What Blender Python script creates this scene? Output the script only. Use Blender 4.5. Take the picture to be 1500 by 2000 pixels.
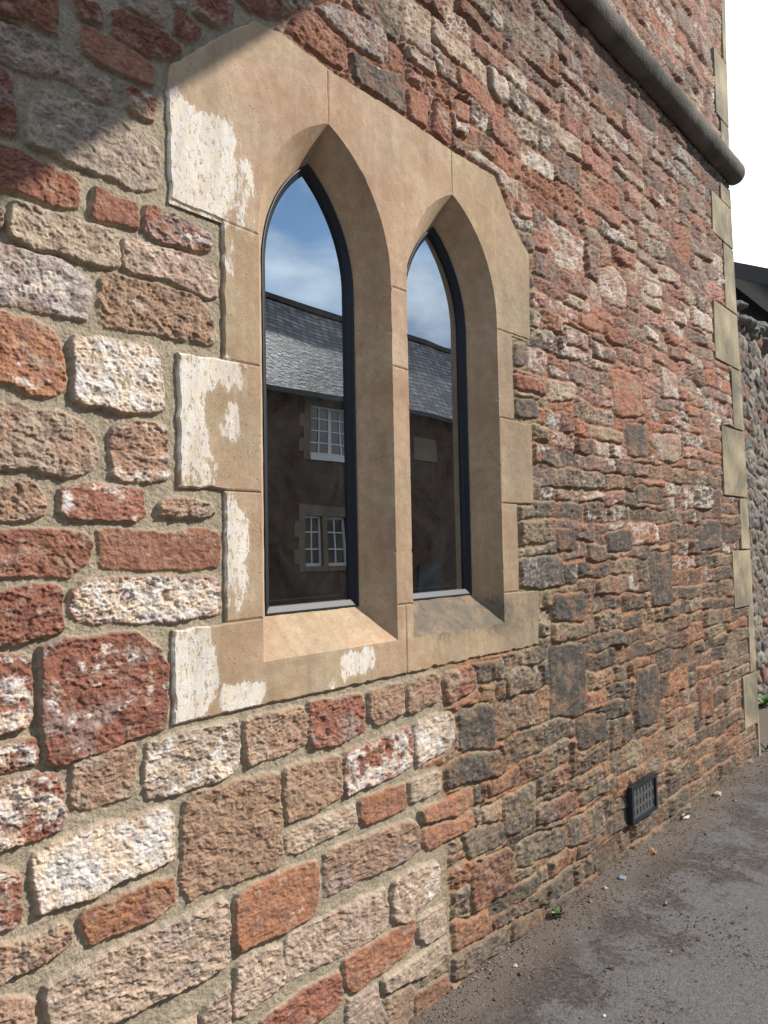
import bpy, bmesh, math, random
import numpy as np
from mathutils import Matrix, Vector, geometry
random.seed(7); RNG=np.random.RandomState(11)
R_=math.radians
for o in list(bpy.data.objects): bpy.data.objects.remove(o)
S=bpy.context.scene; COL=S.collection
EYE=1.407; WY=1.5                       # eye height, distance of the wall plane
# ---------------- camera ----------------
cam=bpy.data.cameras.new('camera'); co=bpy.data.objects.new('camera',cam); COL.objects.link(co)
cam.sensor_fit='HORIZONTAL'; cam.sensor_width=36; cam.lens=36; cam.clip_start=.05; cam.clip_end=2000
f=1500.
dx=np.array([1300/f,45/f,1.]);dx/=np.linalg.norm(dx)
k=.019; b=-dx[2]/(dx[0]*k+dx[1]); up=np.array([k*b,b,1.]);up/=np.linalg.norm(up)
if up[1]>0: up=-up
RC=np.stack([dx,np.cross(up,dx),up],1)
rt,dn,fw=RC[0],RC[1],RC[2]
M=Matrix(((rt[0],-dn[0],-fw[0],0),(rt[1],-dn[1],-fw[1],0),(rt[2],-dn[2],-fw[2],EYE),(0,0,0,1)))
co.matrix_world=M; S.camera=co
# ---------------- sun, sky, exposure ----------------
SB,SE=R_(48),R_(36.6)
tosun=Vector((math.sin(SB)*math.cos(SE),-math.cos(SB)*math.cos(SE),math.sin(SE)))
sl=bpy.data.lights.new('sun','SUN'); sl.energy=4.7; sl.angle=R_(.55); sl.color=(1,.945,.87)
so=bpy.data.objects.new('sun',sl); COL.objects.link(so); so.rotation_euler=tosun.to_track_quat('Z','Y').to_euler()
W=bpy.data.worlds.new('World'); S.world=W; W.use_nodes=True
S.view_settings.view_transform='Standard'; S.view_settings.look='None'; S.view_settings.exposure=.36; S.view_settings.gamma=1
try: S.view_settings.use_curve_mapping=False
except Exception: pass
def nt(tree,t,**kw):
    n=tree.nodes.new(t)
    for a,v in kw.items():
        if a[0]=='_':
            kk=a[1:]; kk=int(kk) if kk.isdigit() else kk.replace('_',' ')
            if isinstance(v,bpy.types.NodeSocket): tree.links.new(v,n.inputs[kk])
            else: n.inputs[kk].default_value=v
        else: setattr(n,a,v)
    return n
def ramp(tree,fac,stops,interp='LINEAR'):
    n=tree.nodes.new('ShaderNodeValToRGB'); n.color_ramp.interpolation=interp
    while len(n.color_ramp.elements)<len(stops): n.color_ramp.elements.new(.5)
    for e,(p,c) in zip(n.color_ramp.elements,stops):
        e.position=p; e.color=(c,c,c,1) if not hasattr(c,'__len__') else (*c,1)
    tree.links.new(fac,n.inputs[0]); return n.outputs[0]
def math_(tree,op,a,b=0.,c=None):
    n=tree.nodes.new('ShaderNodeMath'); n.operation=op
    for i,v in enumerate((a,b,c)):
        if v is None: continue
        if isinstance(v,bpy.types.NodeSocket): tree.links.new(v,n.inputs[i])
        else: n.inputs[i].default_value=v
    return n.outputs[0]
def mix(tree,fac,a,b,mode='MIX'):
    n=tree.nodes.new('ShaderNodeMix'); n.data_type='RGBA'; n.blend_type=mode
    for i,v in ((0,fac),(6,a),(7,b)):
        if isinstance(v,bpy.types.NodeSocket): tree.links.new(v,n.inputs[i])
        else: n.inputs[i].default_value=v if i==0 or len(v)==4 else (*v,1)
    return n.outputs[2]
wt=W.node_tree; wt.nodes.clear()
sky=nt(wt,'ShaderNodeTexSky',sky_type='NISHITA',sun_disc=False,sun_elevation=SE,sun_rotation=math.atan2(tosun.x,tosun.y))
sky.air_density=1.0; sky.dust_density=.0; sky.ozone_density=1.4
tc=nt(wt,'ShaderNodeTexCoord'); sep=nt(wt,'ShaderNodeSeparateXYZ',_0=tc.outputs['Generated'])
mp=nt(wt,'ShaderNodeMapping',_Vector=tc.outputs['Generated']); mp.inputs['Scale'].default_value=(1,1,2.2); mp.inputs['Location'].default_value=(1.7,.9,.4)
n1=nt(wt,'ShaderNodeTexNoise',_Vector=mp.outputs[0],_Scale=2.7,_Detail=7.,_Roughness=.55,_Distortion=.3)
bias=math_(wt,'MULTIPLY_ADD',sep.outputs[1],.05,.0)          # more cloud beyond the building
cm=ramp(wt,math_(wt,'ADD',n1.outputs[0],bias),[(.40,0.10),(.57,.97)])
n2=nt(wt,'ShaderNodeTexNoise',_Vector=mp.outputs[0],_Scale=3.6,_Detail=6.)
yb=ramp(wt,sep.outputs[1],[(.05,0.),(.2,1.)])
cc=mix(wt,ramp(wt,n2.outputs[0],[(.38,0.),(.66,1.)]),(3.6,4.7,6.3),(14.,15.2,16.5)); cc=mix(wt,yb,cc,mix(wt,ramp(wt,n2.outputs[0],[(.25,0.),(.75,1.)]),(6.3,6.7,7.2),(15,15.4,16)))
skyb=mix(wt,1.,sky.outputs[0],(.80,.98,1.05),'MULTIPLY')
cm=math_(wt,'MAXIMUM',cm,math_(wt,'MULTIPLY',yb,.93)); skyc=mix(wt,cm,skyb,cc)
bg=nt(wt,'ShaderNodeBackground',_Color=skyc,_Strength=.115)
nt(wt,'ShaderNodeOutputWorld',_Surface=bg.outputs[0])
# ---------------- helpers ----------------
def tag(o,label=None,cat=None,group=None,kind=None):
    for kk,v in (('label',label),('category',cat),('group',group),('kind',kind)):
        if v: o[kk]=v
    return o
def empty(name,loc=(0,0,0)):
    o=bpy.data.objects.new(name,None); COL.objects.link(o); o.location=loc; return o
def link(name,me,mat,parent=None):
    o=bpy.data.objects.new(name,me); COL.objects.link(o)
    if mat: me.materials.append(mat)
    if parent: o.parent=parent; o.matrix_parent_inverse=Matrix.Translation(-parent.location)
    return o
def mesh_np(name,V,F,attrs=None,smooth=False):
    me=bpy.data.meshes.new(name); V=np.asarray(V,np.float32); F=np.asarray(F,np.int32); n=F.shape[1]
    me.vertices.add(len(V)); me.vertices.foreach_set('co',V.ravel())
    me.loops.add(F.size); me.loops.foreach_set('vertex_index',F.ravel())
    me.polygons.add(len(F)); me.polygons.foreach_set('loop_start',np.arange(0,F.size,n,dtype=np.int32))
    me.update(calc_edges=True)
    me.polygons.foreach_set('use_smooth',np.full(len(F),smooth,dtype=bool))
    for kk,a in (attrs or {}).items():
        c=np.ones((len(V),4),np.float32); c[:,:3]=a
        at=me.color_attributes.new(kk,'FLOAT_COLOR','POINT'); at.data.foreach_set('color',c.ravel())
    me.validate(); return me
class MB:
    def __init__(s): s.v=[]; s.f=[]
    def add(s,v,fs):
        n=len(s.v); s.v+= [tuple(p) for p in v]; s.f+=[tuple(i+n for i in q) for q in fs]
    def box(s,x0,x1,y0,y1,z0,z1):
        s.add([(x,y,z) for z in (z0,z1) for y in (y0,y1) for x in (x0,x1)],[(0,2,3,1),(4,5,7,6),(0,1,5,4),(2,6,7,3),(0,4,6,2),(1,3,7,5)])
    def prism(s,poly,y0,y1):    # poly in x,z
        n=len(poly); s.add([(x,y0,z) for x,z in poly]+[(x,y1,z) for x,z in poly],[tuple(range(n)),tuple(range(2*n-1,n-1,-1))]+[(i,i+n,(i+1)%n+n,(i+1)%n) for i in range(n)])
    def build(s,name,mat,parent=None,smooth=False,bevel=0):
        me=bpy.data.meshes.new(name); me.from_pydata(s.v,[],s.f)
        bm=bmesh.new(); bm.from_mesh(me); bmesh.ops.recalc_face_normals(bm,faces=bm.faces)
        if bevel: bmesh.ops.bevel(bm,geom=list(bm.edges),offset=bevel,segments=2,affect='EDGES',profile=.6)
        bm.to_mesh(me); bm.free()
        for p in me.polygons: p.use_smooth=smooth
        return link(name,me,mat,parent)
# value/gradient noise
_p=RNG.permutation(256); PERM=np.concatenate([_p,_p]); _a=RNG.rand(256)*2*np.pi; GX,GY=np.cos(_a),np.sin(_a)
def perlin(x,y,seed=0):
    xi=np.floor(x).astype(np.int64); yi=np.floor(y).astype(np.int64); xf=x-xi; yf=y-yi; xi=xi+seed*37; yi=yi+seed*91
    u=xf*xf*xf*(xf*(xf*6-15)+10); v=yf*yf*yf*(yf*(yf*6-15)+10)
    def g(i,j,a,b):
        h=PERM[(PERM[i&255]+j)&255]; return GX[h]*a+GY[h]*b
    n00=g(xi,yi,xf,yf); n10=g(xi+1,yi,xf-1,yf); n01=g(xi,yi+1,xf,yf-1); n11=g(xi+1,yi+1,xf-1,yf-1)
    a=n00+u*(n10-n00); bb=n01+u*(n11-n01); return (a+v*(bb-a))*1.5
def fbm(x,y,s,oct=4,seed=0,gain=.5,ridge=False):
    r=0.;a=1.;t=0.
    for i in range(oct):
        n=perlin(x*s,y*s,seed+i*5)
        if ridge: n=1-2*np.abs(n)*1.2
        r=r+a*n; t+=a; a*=gain; s*=2.03
    return r/t*1.4
def ss(a,b,x):
    t=np.clip((x-a)/(b-a),0,1); return t*t*(3-2*t)
def polysd(px,pz,P):
    d=np.full(px.shape,9.); ins=np.zeros(px.shape,bool); n=len(P)
    for i in range(n):
        ax,az=P[i-1]; bx,bz=P[i]; ex,ez=bx-ax,bz-az; wx,wz=px-ax,pz-az
        t=np.clip((wx*ex+wz*ez)/(ex*ex+ez*ez+1e-12),0,1)
        d=np.minimum(d,np.hypot(wx-ex*t,wz-ez*t))
        c=(az>pz)!=(bz>pz)
        if abs(ez)>1e-9: ins^= c&(px<ex*(pz-az)/ez+ax)
    return np.where(ins,d,-d)
def chaikin(P,r=.2):
    Q=[]
    for i in range(len(P)):
        a=np.array(P[i]);b_=np.array(P[(i+1)%len(P)]); Q+= [tuple(a+(b_-a)*r),tuple(b_-(b_-a)*r)]
    return Q
# ---------------- materials ----------------
MATS={}
def newmat(name,rough=.9,spec=.25):
    m=bpy.data.materials.new(name); m.use_nodes=True; t=m.node_tree; p=t.nodes['Principled BSDF']
    p.inputs['Roughness'].default_value=rough; p.inputs['Specular IOR Level'].default_value=spec; MATS[name]=m
    return m,t,p
def objc(t):
    return nt(t,'ShaderNodeNewGeometry').outputs['Position']
def noise(t,v,s,d=4.,r=.55,dist=0.):
    return nt(t,'ShaderNodeTexNoise',_Vector=v,_Scale=s,_Detail=d,_Roughness=r,_Distortion=dist).outputs[0]
def bump(t,p,h,dist,strength=1.,prev=None):
    bn=nt(t,'ShaderNodeBump',_Height=h,_Distance=dist,_Strength=strength)
    if prev is not None: t.links.new(prev,bn.inputs['Normal'])
    t.links.new(bn.outputs[0],p.inputs['Normal']); return bn.outputs[0]
def simple(name,col,rough=.7,spec=.3,var=.15,scale=20,bd=.0,bs=60,metal=0):
    m,t,p=newmat(name,rough,spec); v=objc(t)
    c=mix(t,ramp(t,noise(t,v,scale,6.),[(.3,0.),(.7,1.)]),tuple(x*(1-var) for x in col),tuple(min(1,x*(1+var)) for x in col))
    t.links.new(c,p.inputs['Base Color']); p.inputs['Metallic'].default_value=metal
    if bd: bump(t,p,noise(t,v,bs,5.),bd)
    return m
# rubble masonry: colour from the mesh, fine grain from noise
m,t,p=newmat('masonry',.93,.2); v=objc(t)
at=nt(t,'ShaderNodeVertexColor',layer_name='col')
g1=noise(t,v,260.,5.,.65); g2=noise(t,v,70.,5.,.6)
c=mix(t,1.,at.outputs[0],mix(t,ramp(t,g1,[(.3,0.),(.7,1.)]),(.72,.71,.70),(1.26,1.27,1.28)),'MULTIPLY')
c=mix(t,1.,c,mix(t,ramp(t,g2,[(.3,0.),(.7,1.)]),(.84,.83,.82),(1.15,1.15,1.16)),'MULTIPLY')
t.links.new(c,p.inputs['Base Color'])
hh=math_(t,'MULTIPLY_ADD',g1,.35,math_(t,'MULTIPLY',g2,.9))
bump(t,p,hh,.006,.9)
# ashlar with flaking limewash: attribute prm = (paint, stain, dark lichen)
m,t,p=newmat('ashlar',.9,.2); v=objc(t)
at=nt(t,'ShaderNodeVertexColor',layer_name='col'); pr=nt(t,'ShaderNodeVertexColor',layer_name='prm')
sp=nt(t,'ShaderNodeSeparateColor',_0=pr.outputs[0])
g=noise(t,v,420.,4.,.7); g2=noise(t,v,35.,7.,.65); g3=noise(t,v,7.,5.,.6)
c=mix(t,1.,at.outputs[0],mix(t,ramp(t,g,[(.3,0.),(.7,1.)]),(.72,.71,.69),(1.26,1.27,1.29)),'MULTIPLY')
c=mix(t,1.,c,mix(t,ramp(t,g3,[(.3,0.),(.7,1.)]),(.86,.82,.78),(1.12,1.15,1.17)),'MULTIPLY')
c=mix(t,1.,c,mix(t,ramp(t,g2,[(.35,0.),(.65,1.)]),(.89,.87,.85),(1.08,1.10,1.11)),'MULTIPLY')
# vertical streak map for the paint edge
mpn=nt(t,'ShaderNodeMapping',_Vector=v); mpn.inputs['Scale'].default_value=(1.3,1.3,.55)
pn=nt(t,'ShaderNodeTexNoise',_Vector=mpn.outputs[0],_Scale=26.,_Detail=9.,_Roughness=.66,_Distortion=.4).outputs[0]
pn=math_(t,'ADD',math_(t,'MULTIPLY',pn,.85),math_(t,'MULTIPLY_ADD',noise(t,v,9.,3.,.5),.60,-.225))
pm=ramp(t,math_(t,'ADD',pn,math_(t,'MULTIPLY_ADD',sp.outputs[0],1.,-.5)),[(.51,0.),(.565,1.)])
crk=nt(t,'ShaderNodeTexNoise',_Vector=mpn.outputs[0],_Scale=90.,_Detail=6.,_Roughness=.7).outputs[0]
pc=mix(t,ramp(t,g3,[(.3,0.),(.7,1.)]),(.70,.59,.45),(.76,.68,.57)); pc=mix(t,ramp(t,g2,[(.4,0.),(.62,1.)]),pc,(.74,.70,.65))
pc=mix(t,ramp(t,crk,[(.40,1.),(.43,0.)]),pc,(.44,.34,.24))
vc=nt(t,'ShaderNodeTexVoronoi',feature='DISTANCE_TO_EDGE',_Vector=nt(t,'ShaderNodeVectorMath',operation='ADD',_0=mpn.outputs[0],_1=nt(t,'ShaderNodeVectorMath',operation='SCALE',_0=nt(t,'ShaderNodeTexNoise',_Vector=v,_Scale=14.,_Detail=4.).outputs[1],_Scale=.06).outputs[0]).outputs[0],_Scale=17.).outputs['Distance']
pc=mix(t,math_(t,'MULTIPLY',ramp(t,vc,[(.0,1.),(.02,0.)]),.45),pc,(.34,.26,.19))
halo=ramp(t,math_(t,'ADD',pn,math_(t,'MULTIPLY_ADD',sp.outputs[0],1.,-.5)),[(.40,0.),(.56,1.)])
c=mix(t,math_(t,'MULTIPLY',halo,.32),c,(.60,.49,.37))
c=mix(t,math_(t,'MULTIPLY',pm,.95),c,pc)
# run-off stains and little holes
mps=nt(t,'ShaderNodeMapping',_Vector=v); mps.inputs['Scale'].default_value=(1,1,.13)
c=mix(t,math_(t,'MULTIPLY',ramp(t,noise(t,mps.outputs[0],17.,6.,.65),[(.46,0.),(.72,1.)]),.42),c,(.22,.155,.10))
hol=nt(t,'ShaderNodeTexVoronoi',_Vector=v,_Scale=62.).outputs['Distance']
hol=math_(t,'MULTIPLY',ramp(t,hol,[(.06,1.),(.13,0.)]),ramp(t,g2,[(.46,0.),(.49,1.)]))
c=mix(t,math_(t,'MULTIPLY',hol,.55),c,(.10,.07,.045))
ln=ramp(t,math_(t,'ADD',noise(t,v,85.,9.,.75),math_(t,'MULTIPLY_ADD',sp.outputs[2],1.,-.5)),[(.42,0.),(.70,1.)])
c=mix(t,math_(t,'MULTIPLY',ln,.85),c,mix(t,noise(t,v,30.,5.),(.06,.055,.045),(.20,.175,.135)))
t.links.new(c,p.inputs['Base Color'])
vo=nt(t,'ShaderNodeTexVoronoi',_Vector=v,_Scale=230.).outputs['Distance']
pit=ramp(t,vo,[(.05,0.),(.3,1.)])
h=math_(t,'MULTIPLY_ADD',pit,.25,math_(t,'MULTIPLY',g,.6)); h=math_(t,'MULTIPLY_ADD',pm,.45,h); h=math_(t,'MULTIPLY_ADD',g2,.8,h)
h=math_(t,'MULTIPLY_ADD',hol,-1.2,h)
bump(t,p,h,.0026,.9)
simple('quoin',(.31,.255,.165),.9,.2,.42,4.5,.003,90)
m=MATS['quoin']; t=m.node_tree; p=t.nodes['Principled BSDF']; v=objc(t); src=p.inputs['Base Color'].links[0].from_socket
t.links.new(mix(t,math_(t,'MULTIPLY',ramp(t,noise(t,v,3.6,7.,.65,.5),[(.48,0.),(.60,1.)]),.62),src,(.115,.11,.095)),p.inputs['Base Color'])
simple('moulding',(.105,.094,.078),.9,.2,.6,4,.006,60)
simple('frame_metal',(.012,.0155,.022),.5,.4,.12,60,.0002,300); MATS['frame_metal'].node_tree.nodes['Principled BSDF'].inputs['Coat Weight'].default_value=.0
simple('gasket',(.006,.006,.007),.5,.3)
simple('spacer',(.8,.8,.76),.4,.5,.05)
simple('plaster',(.42,.37,.28),.9,.2,.08,8)
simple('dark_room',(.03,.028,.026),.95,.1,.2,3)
simple('soffit',(.35,.32,.28),.9,.2,.1,5)
simple('vent_plastic',(.012,.016,.022),.42,.45,.15,40)
simple('vent_grille',(.075,.077,.075),.6,.35,.2,50)
simple('vent_void',(.003,.003,.003),.9,.1)
m,t,p=newmat('pane',0.); t.nodes.remove(p)
v=objc(t); bn=nt(t,'ShaderNodeBump',_Height=noise(t,v,2.2,1.),_Distance=.0035,_Strength=.5)
gl=nt(t,'ShaderNodeBsdfGlossy',_Roughness=.0,_Color=(.92,.97,1,1)); t.links.new(bn.outputs[0],gl.inputs['Normal'])
tr=nt(t,'ShaderNodeBsdfTransparent',_Color=(.2,.23,.23,1))
lw=nt(t,'ShaderNodeLayerWeight',_Blend=.5)
fc=math_(t,'MULTIPLY_ADD',math_(t,'POWER',lw.outputs['Facing'],4.),.5,.44)
ms=nt(t,'ShaderNodeMixShader',_0=fc); t.links.new(tr.outputs[0],ms.inputs[1]); t.links.new(gl.outputs[0],ms.inputs[2])
df=nt(t,'ShaderNodeBsdfDiffuse',_Color=(.6,.58,.54,1)); ds=math_(t,'MULTIPLY',ramp(t,noise(t,v,7.,7.,.7,1.),[(.35,0.),(.8,1.)]),.035)
m2=nt(t,'ShaderNodeMixShader',_0=ds); t.links.new(ms.outputs[0],m2.inputs[1]); t.links.new(df.outputs[0],m2.inputs[2])
t.links.new(m2.outputs[0],t.nodes['Material Output'].inputs[0])
# ================= the near building =================
ZS,RH,HW=2.227,.42,.262                 # springing, radius, half width of the front opening
ZF,RF,HF=2.187,.41,.183                 # the same for the frame
C1,C2=1.525,2.126; SILLF,SILLB=1.127,1.232; FD=.083
def arch(cx,hw,zs,rho,n=36,zb=None,y=None):
    """open contour bottom left -> apex -> bottom right; n points on each arc"""
    c=cx+hw-rho; az=math.acos((cx-c)/rho)
    right=[(c+rho*math.cos(a),zs+rho*math.sin(a)) for a in np.linspace(0,az,n)]
    left=[(2*cx-x,z) for x,z in right]
    return left,right[::-1]
def outline(cx,hw,zs,rho,zb,n=36,nj=40):
    l,r=arch(cx,hw,zs,rho,n)
    js=list(np.linspace(zb,zs,nj,endpoint=False))
    return [(cx-hw,z) for z in js]+l+r[1:]+[(cx+hw,z) for z in js[::-1]]
STONES_RAW="""R 0 562,2517 736,2596 736,2552 739,2484 723,2474 678,2478 619,2470 562,2467
R 0 773,2583 831,2592 833,2547 775,2545
S 0 781,2528 833,2532 959,2524 965,2507 961,2471 873,2460 825,2460 789,2469
R 0 855,2593 882,2611 946,2614 1025,2609 1032,2588 997,2552 942,2535 857,2545
G 0 870,2636 960,2683 993,2655 990,2629 916,2626
R 0 1018,2680 1043,2687 1096,2671 1086,2650 1053,2621 1011,2624
R 0 1075,2749 1164,2800 1191,2779 1187,2757 1139,2702 1075,2704
G 0 1007,2712 1054,2738 1054,2703 1028,2698
R 0 1200,2820 1349,2905 1352,2851 1297,2818 1229,2804
G 0.15 562,2442 619,2449 655,2455 756,2449 813,2443 857,2436 859,2385 817,2373 767,2392 710,2384 692,2371 661,2372 619,2368 563,2368
R 0.5 890,2436 906,2444 962,2449 967,2427 958,2386 938,2381 894,2394 889,2413
G 0.1 699,2348 731,2352 841,2365 928,2355 971,2349 977,2319 974,2240 918,2211 872,2218 801,2215 731,2221 674,2227 669,2270 682,2311
R 0 572,2352 619,2353 644,2342 651,2235 647,2228 620,2224 573,2223
R 0 573,2194 620,2199 662,2205 721,2192 775,2184 786,2172 781,2134 753,2123 662,2119 620,2113 573,2113
T 0.25 644,2099 679,2104 753,2107 832,2103 872,2094 876,2029 850,2017 753,2018 679,2015 642,2025 640,2057
R 0 574,2090 620,2079 627,2073 627,2043 620,2034 574,2031
S 0 817,2182 832,2185 914,2181 922,2169 921,2125 880,2122 817,2113 809,2127
R 0.45 940,2187 957,2193 1017,2188 1067,2180 1114,2171 1114,2131 1088,2121 996,2116 934,2124 933,2161
T 0.3 886,2093 905,2100 983,2106 1095,2105 1128,2088 1132,2022 1102,2012 996,2028 907,2023 886,2026 882,2065
B 0.35 574,2002 621,2006 679,2008 753,2007 805,1978 809,1918 797,1894 721,1891 670,1892 621,1888 575,1890
P 0 828,1994 856,2009 930,2011 1065,2013 1114,1993 1121,1945 1123,1901 1064,1899 955,1899 879,1895 838,1892 826,1939
O 0.25 575,1871 621,1876 650,1870 690,1874 732,1859 750,1815 753,1737 737,1726 685,1719 641,1738 575,1735
W 0.85 766,1853 820,1866 955,1870 972,1844 983,1775 983,1719 867,1712 786,1715 766,1723 767,1786
T 0.1 576,1702 622,1698 653,1705 680,1691 732,1697 786,1683 820,1643 823,1600 797,1572 742,1565 671,1574 622,1571 576,1568
P 0.5 849,1662 873,1684 922,1698 983,1693 993,1648 995,1572 953,1564 878,1562 852,1575 849,1624
P 0 577,1539 622,1542 671,1552 699,1544 713,1521 711,1485 681,1475 623,1469 577,1470
R 0.5 740,1543 808,1554 878,1551 931,1546 932,1490 915,1475 831,1474 753,1474 740,1491
P 0.05 968,1513 986,1529 1040,1533 1112,1521 1122,1494 1082,1483 1019,1486 972,1487
R 0.04 577,1454 623,1452 671,1457 753,1453 799,1445 808,1429 799,1383 764,1362 732,1361 623,1365 577,1369
S 0.02 823,1450 848,1458 953,1456 992,1448 1089,1459 1133,1453 1135,1371 1060,1364 902,1369 831,1377 823,1407
R 0.03 578,1341 623,1339 691,1347 746,1342 747,1245 681,1239 624,1236 578,1233
R 0.75 764,1336 786,1350 866,1354 991,1353 1088,1349 1132,1337 1140,1261 1109,1252 1017,1251 951,1251 830,1258 780,1268 764,1290
R 0.3 704,1224 732,1234 830,1237 914,1232 970,1195 990,1153 989,1017 925,1010 818,992 727,992 710,1005 702,1091 703,1160
R 0.5 578,1219 624,1216 672,1216 683,1202 687,1093 677,1076 624,1073 579,1075
R 0.55 579,1066 624,1057 692,1051 698,1013 692,995 625,999 580,997
T 0.5 937,994 989,995 1085,1000 1181,1000 1188,943 1180,878 1142,869 1028,862 940,871 930,897 932,951
P 0.05 769,997 830,997 910,994 910,945 906,892 841,883 807,881 769,898 764,938
R 0.5 580,979 625,982 692,985 732,980 748,932 750,861 697,857 625,857 580,855
W 0.85 687,831 712,838 791,850 888,844 988,844 1002,823 1003,723 948,718 875,720 807,708 743,710 697,715 692,753 685,793
O 0 783,671 796,691 863,693 974,688 1000,688 1003,628 948,610 863,615 807,614 790,648
R 0.5 580,846 625,825 653,808 666,790 665,715 644,708 626,708 581,710
P 0.1 581,692 626,685 683,680 748,684 764,658 767,632 722,621 626,614 582,615
T 0.15 712,577 807,581 887,596 1012,591 1146,595 1152,440 1079,430 947,438 863,435 829,410 723,462 710,544
P 0.1 582,588 626,586 673,579 688,559 693,476 582,521
P 0.02 1030,838 1055,855 1156,854 1309,846 1317,828 1319,611 1231,614 1081,623 1046,618 1023,649 1023,750
O 0.2 1168,587 1231,596 1348,595 1439,582 1451,555 1446,484 1426,445 1328,443 1182,451 1167,481
P 0.1 1205,989 1253,1000 1400,994 1413,965 1413,892 1336,881 1219,882 1203,904
R 0.12 1415,1002 1505,997 1630,996 1641,925 1638,882 1522,869 1422,876
P 0.05 1656,995 1802,1000 1813,971 1811,902 1693,889 1654,922
P 0.05 1831,999 1969,1007 2001,983 2004,918 1912,900 1823,896
R 0.0 2015,998 2185,1001 2196,913 2019,894
T 0.6 1865,869 2047,869 2074,848 2070,749 1906,736 1875,727 1862,777
R 0.6 1546,843 1648,851 1834,860 1853,825 1850,741 1781,726 1601,725 1553,720 1544,774
P 0.05 1330,850 1407,846 1522,842 1538,831 1539,727 1441,705 1336,708 1327,761
T 0.05 1332,683 1441,692 1592,692 1599,631 1497,629 1384,620 1335,631
O 0 1611,701 1733,700 1812,696 1819,618 1731,619 1631,618 1610,645
T 0.1 1829,699 1992,693 1995,628 1834,626
P 0.05 1471,596 1577,591 1730,590 1862,571 1872,481 1822,473 1638,474 1474,474 1470,523
T 0.1 1328,431 1435,428 1594,425 1709,421 1723,351 1715,303 1590,295 1452,304 1331,316 1327,368
T 0.35 1749,430 1820,436 1961,417 1971,324 1866,307 1816,287 1749,304 1735,375
O 0 1533,288 1590,292 1676,286 1840,286 1852,274 1844,239 1813,194 1702,185 1581,185 1537,210
T 0 1855,280 1990,278 1998,188 1900,184 1858,218
T 0.15 1691,169 1776,169 2011,167 2017,101 1897,99 1698,130
O 0 1840,63 2006,53 2007,-1 1893,-9 1838,-13
R 0.05 1242,257 1325,268 1395,275 1518,269 1526,178 1393,174 1273,194
T 0.2 1174,431 1311,422 1326,343 1317,309 1195,297 1157,308
T 0.1 1071,365 1151,393 1152,241 1070,259
T 0.1 1546,176 1587,172 1673,162 1683,122 1714,37 1543,49
P 0.1 1709,111 1834,93 1826,-1 1706,-2
O 0 1883,598 2036,600 2167,599 2171,537 2062,537 1895,551
O 0 1894,533 2033,529 2164,522 2168,472 2031,465 1922,461 1898,488
D 0.1 2095,861 2289,860 2308,709 2098,710
D 0.05 2020,695 2331,696 2362,653 2360,609 2153,614 2018,627
O 0 2245,600 2465,607 2472,546 2259,548
S 0 1892,2885 1990,2900 1992,2796 1897,2794
R 0 2025,2924 2112,2926 2122,2804 2077,2795 2015,2805
S 0 2150,2970 2244,2970 2234,2905 2150,2906
T 0 1892,3035 2043,3048 2056,2991 1904,2984
R 0 1369,2817 1383,2850 1467,2909 1597,2896 1595,2807 1499,2802
B 0.1 1477,2933 1572,3006 1754,3023 1794,2995 1787,2917 1657,2910 1528,2922
D 0.15 1634,2891 1750,2891 1875,2908 1884,2794 1820,2792 1632,2804
D 0 1638,3043 1708,3089 1883,3158 1860,3011 1753,2998
D 0 2697,1009 3024,990 2995,700 2803,705 2708,722
D 0 3501,802 3806,794 3800,518 3507,531
D 0 2904,708 3189,666 3175,550 2925,552
F 0 4348,633 4560,631 4570,415 4342,428
D 0 3733,1356 4032,1356 4013,1085 3722,1097
B 0.15 2504,1359 2831,1355 2845,1241 2642,1233 2505,1248
D 0 2794,1461 2953,1462 2956,1370 2789,1377
D 0 3248,1463 3538,1464 3542,1367 3262,1369
D 0 3586,1679 3930,1690 3950,1612 3598,1605
D 0 4480,1526 4822,1537 4810,1362 4462,1366
D 0 2750,1211 3049,1205 3040,1079 2743,1100
T 0.45 3266,2655 3417,2705 3559,2667 3549,2539 3348,2525 3259,2551
T 0.5 3971,2880 4299,2900 4299,2824 3991,2792
T 0.5 3790,2741 4030,2758 4025,2701 3783,2671
W 0.6 3782,2502 3963,2496 3944,2441 3790,2451
T 0.4 3954,2321 4188,2332 4226,2180 3974,2162
T 0.3 3820,1969 4206,1980 4200,1848 3901,1826
D 0 3509,1976 3782,1991 3769,1834 3520,1823
T 0.5 4470,2756 4845,2768 4835,2680 4477,2659
O 0 3341,2212 3695,2237 3695,2015 3380,2003
T 0.3 2890,2317 3126,2329 3136,2253 2913,2250
R 0 3302,2419 3557,2423 3539,2352 3308,2349
S 0 3049,2417 3292,2417 3287,2361 3060,2361
E 0 2439,326 2791,301 2793,207 2438,236
E 0.05 2812,309 3146,295 3148,186 2826,191
R 0 2577,423 2906,406 2911,335 2580,346
E 0 2349,513 2563,515 2562,365 2349,371
E 0 2928,386 3256,393 3251,327 2934,343
O 0 2384,64 2602,57 2599,2 2381,-2
O 0 2035,211 2235,165 2237,85 2031,107
E 0 2088,469 2352,436 2364,349 2121,360
E 0 2030,96 2374,62 2370,-7 2033,15
R 0 2141,332 2397,321 2400,177 2150,188
D 0 2502,2171 2596,2185 2600,2105 2505,2089
R 0.05 2503,2058 2717,2063 2734,2004 2511,2002
T 0.1 2751,2077 2989,2088 2984,2010 2754,1994
D 0 2499,1965 2671,1969 2675,1898 2502,1882"""
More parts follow.
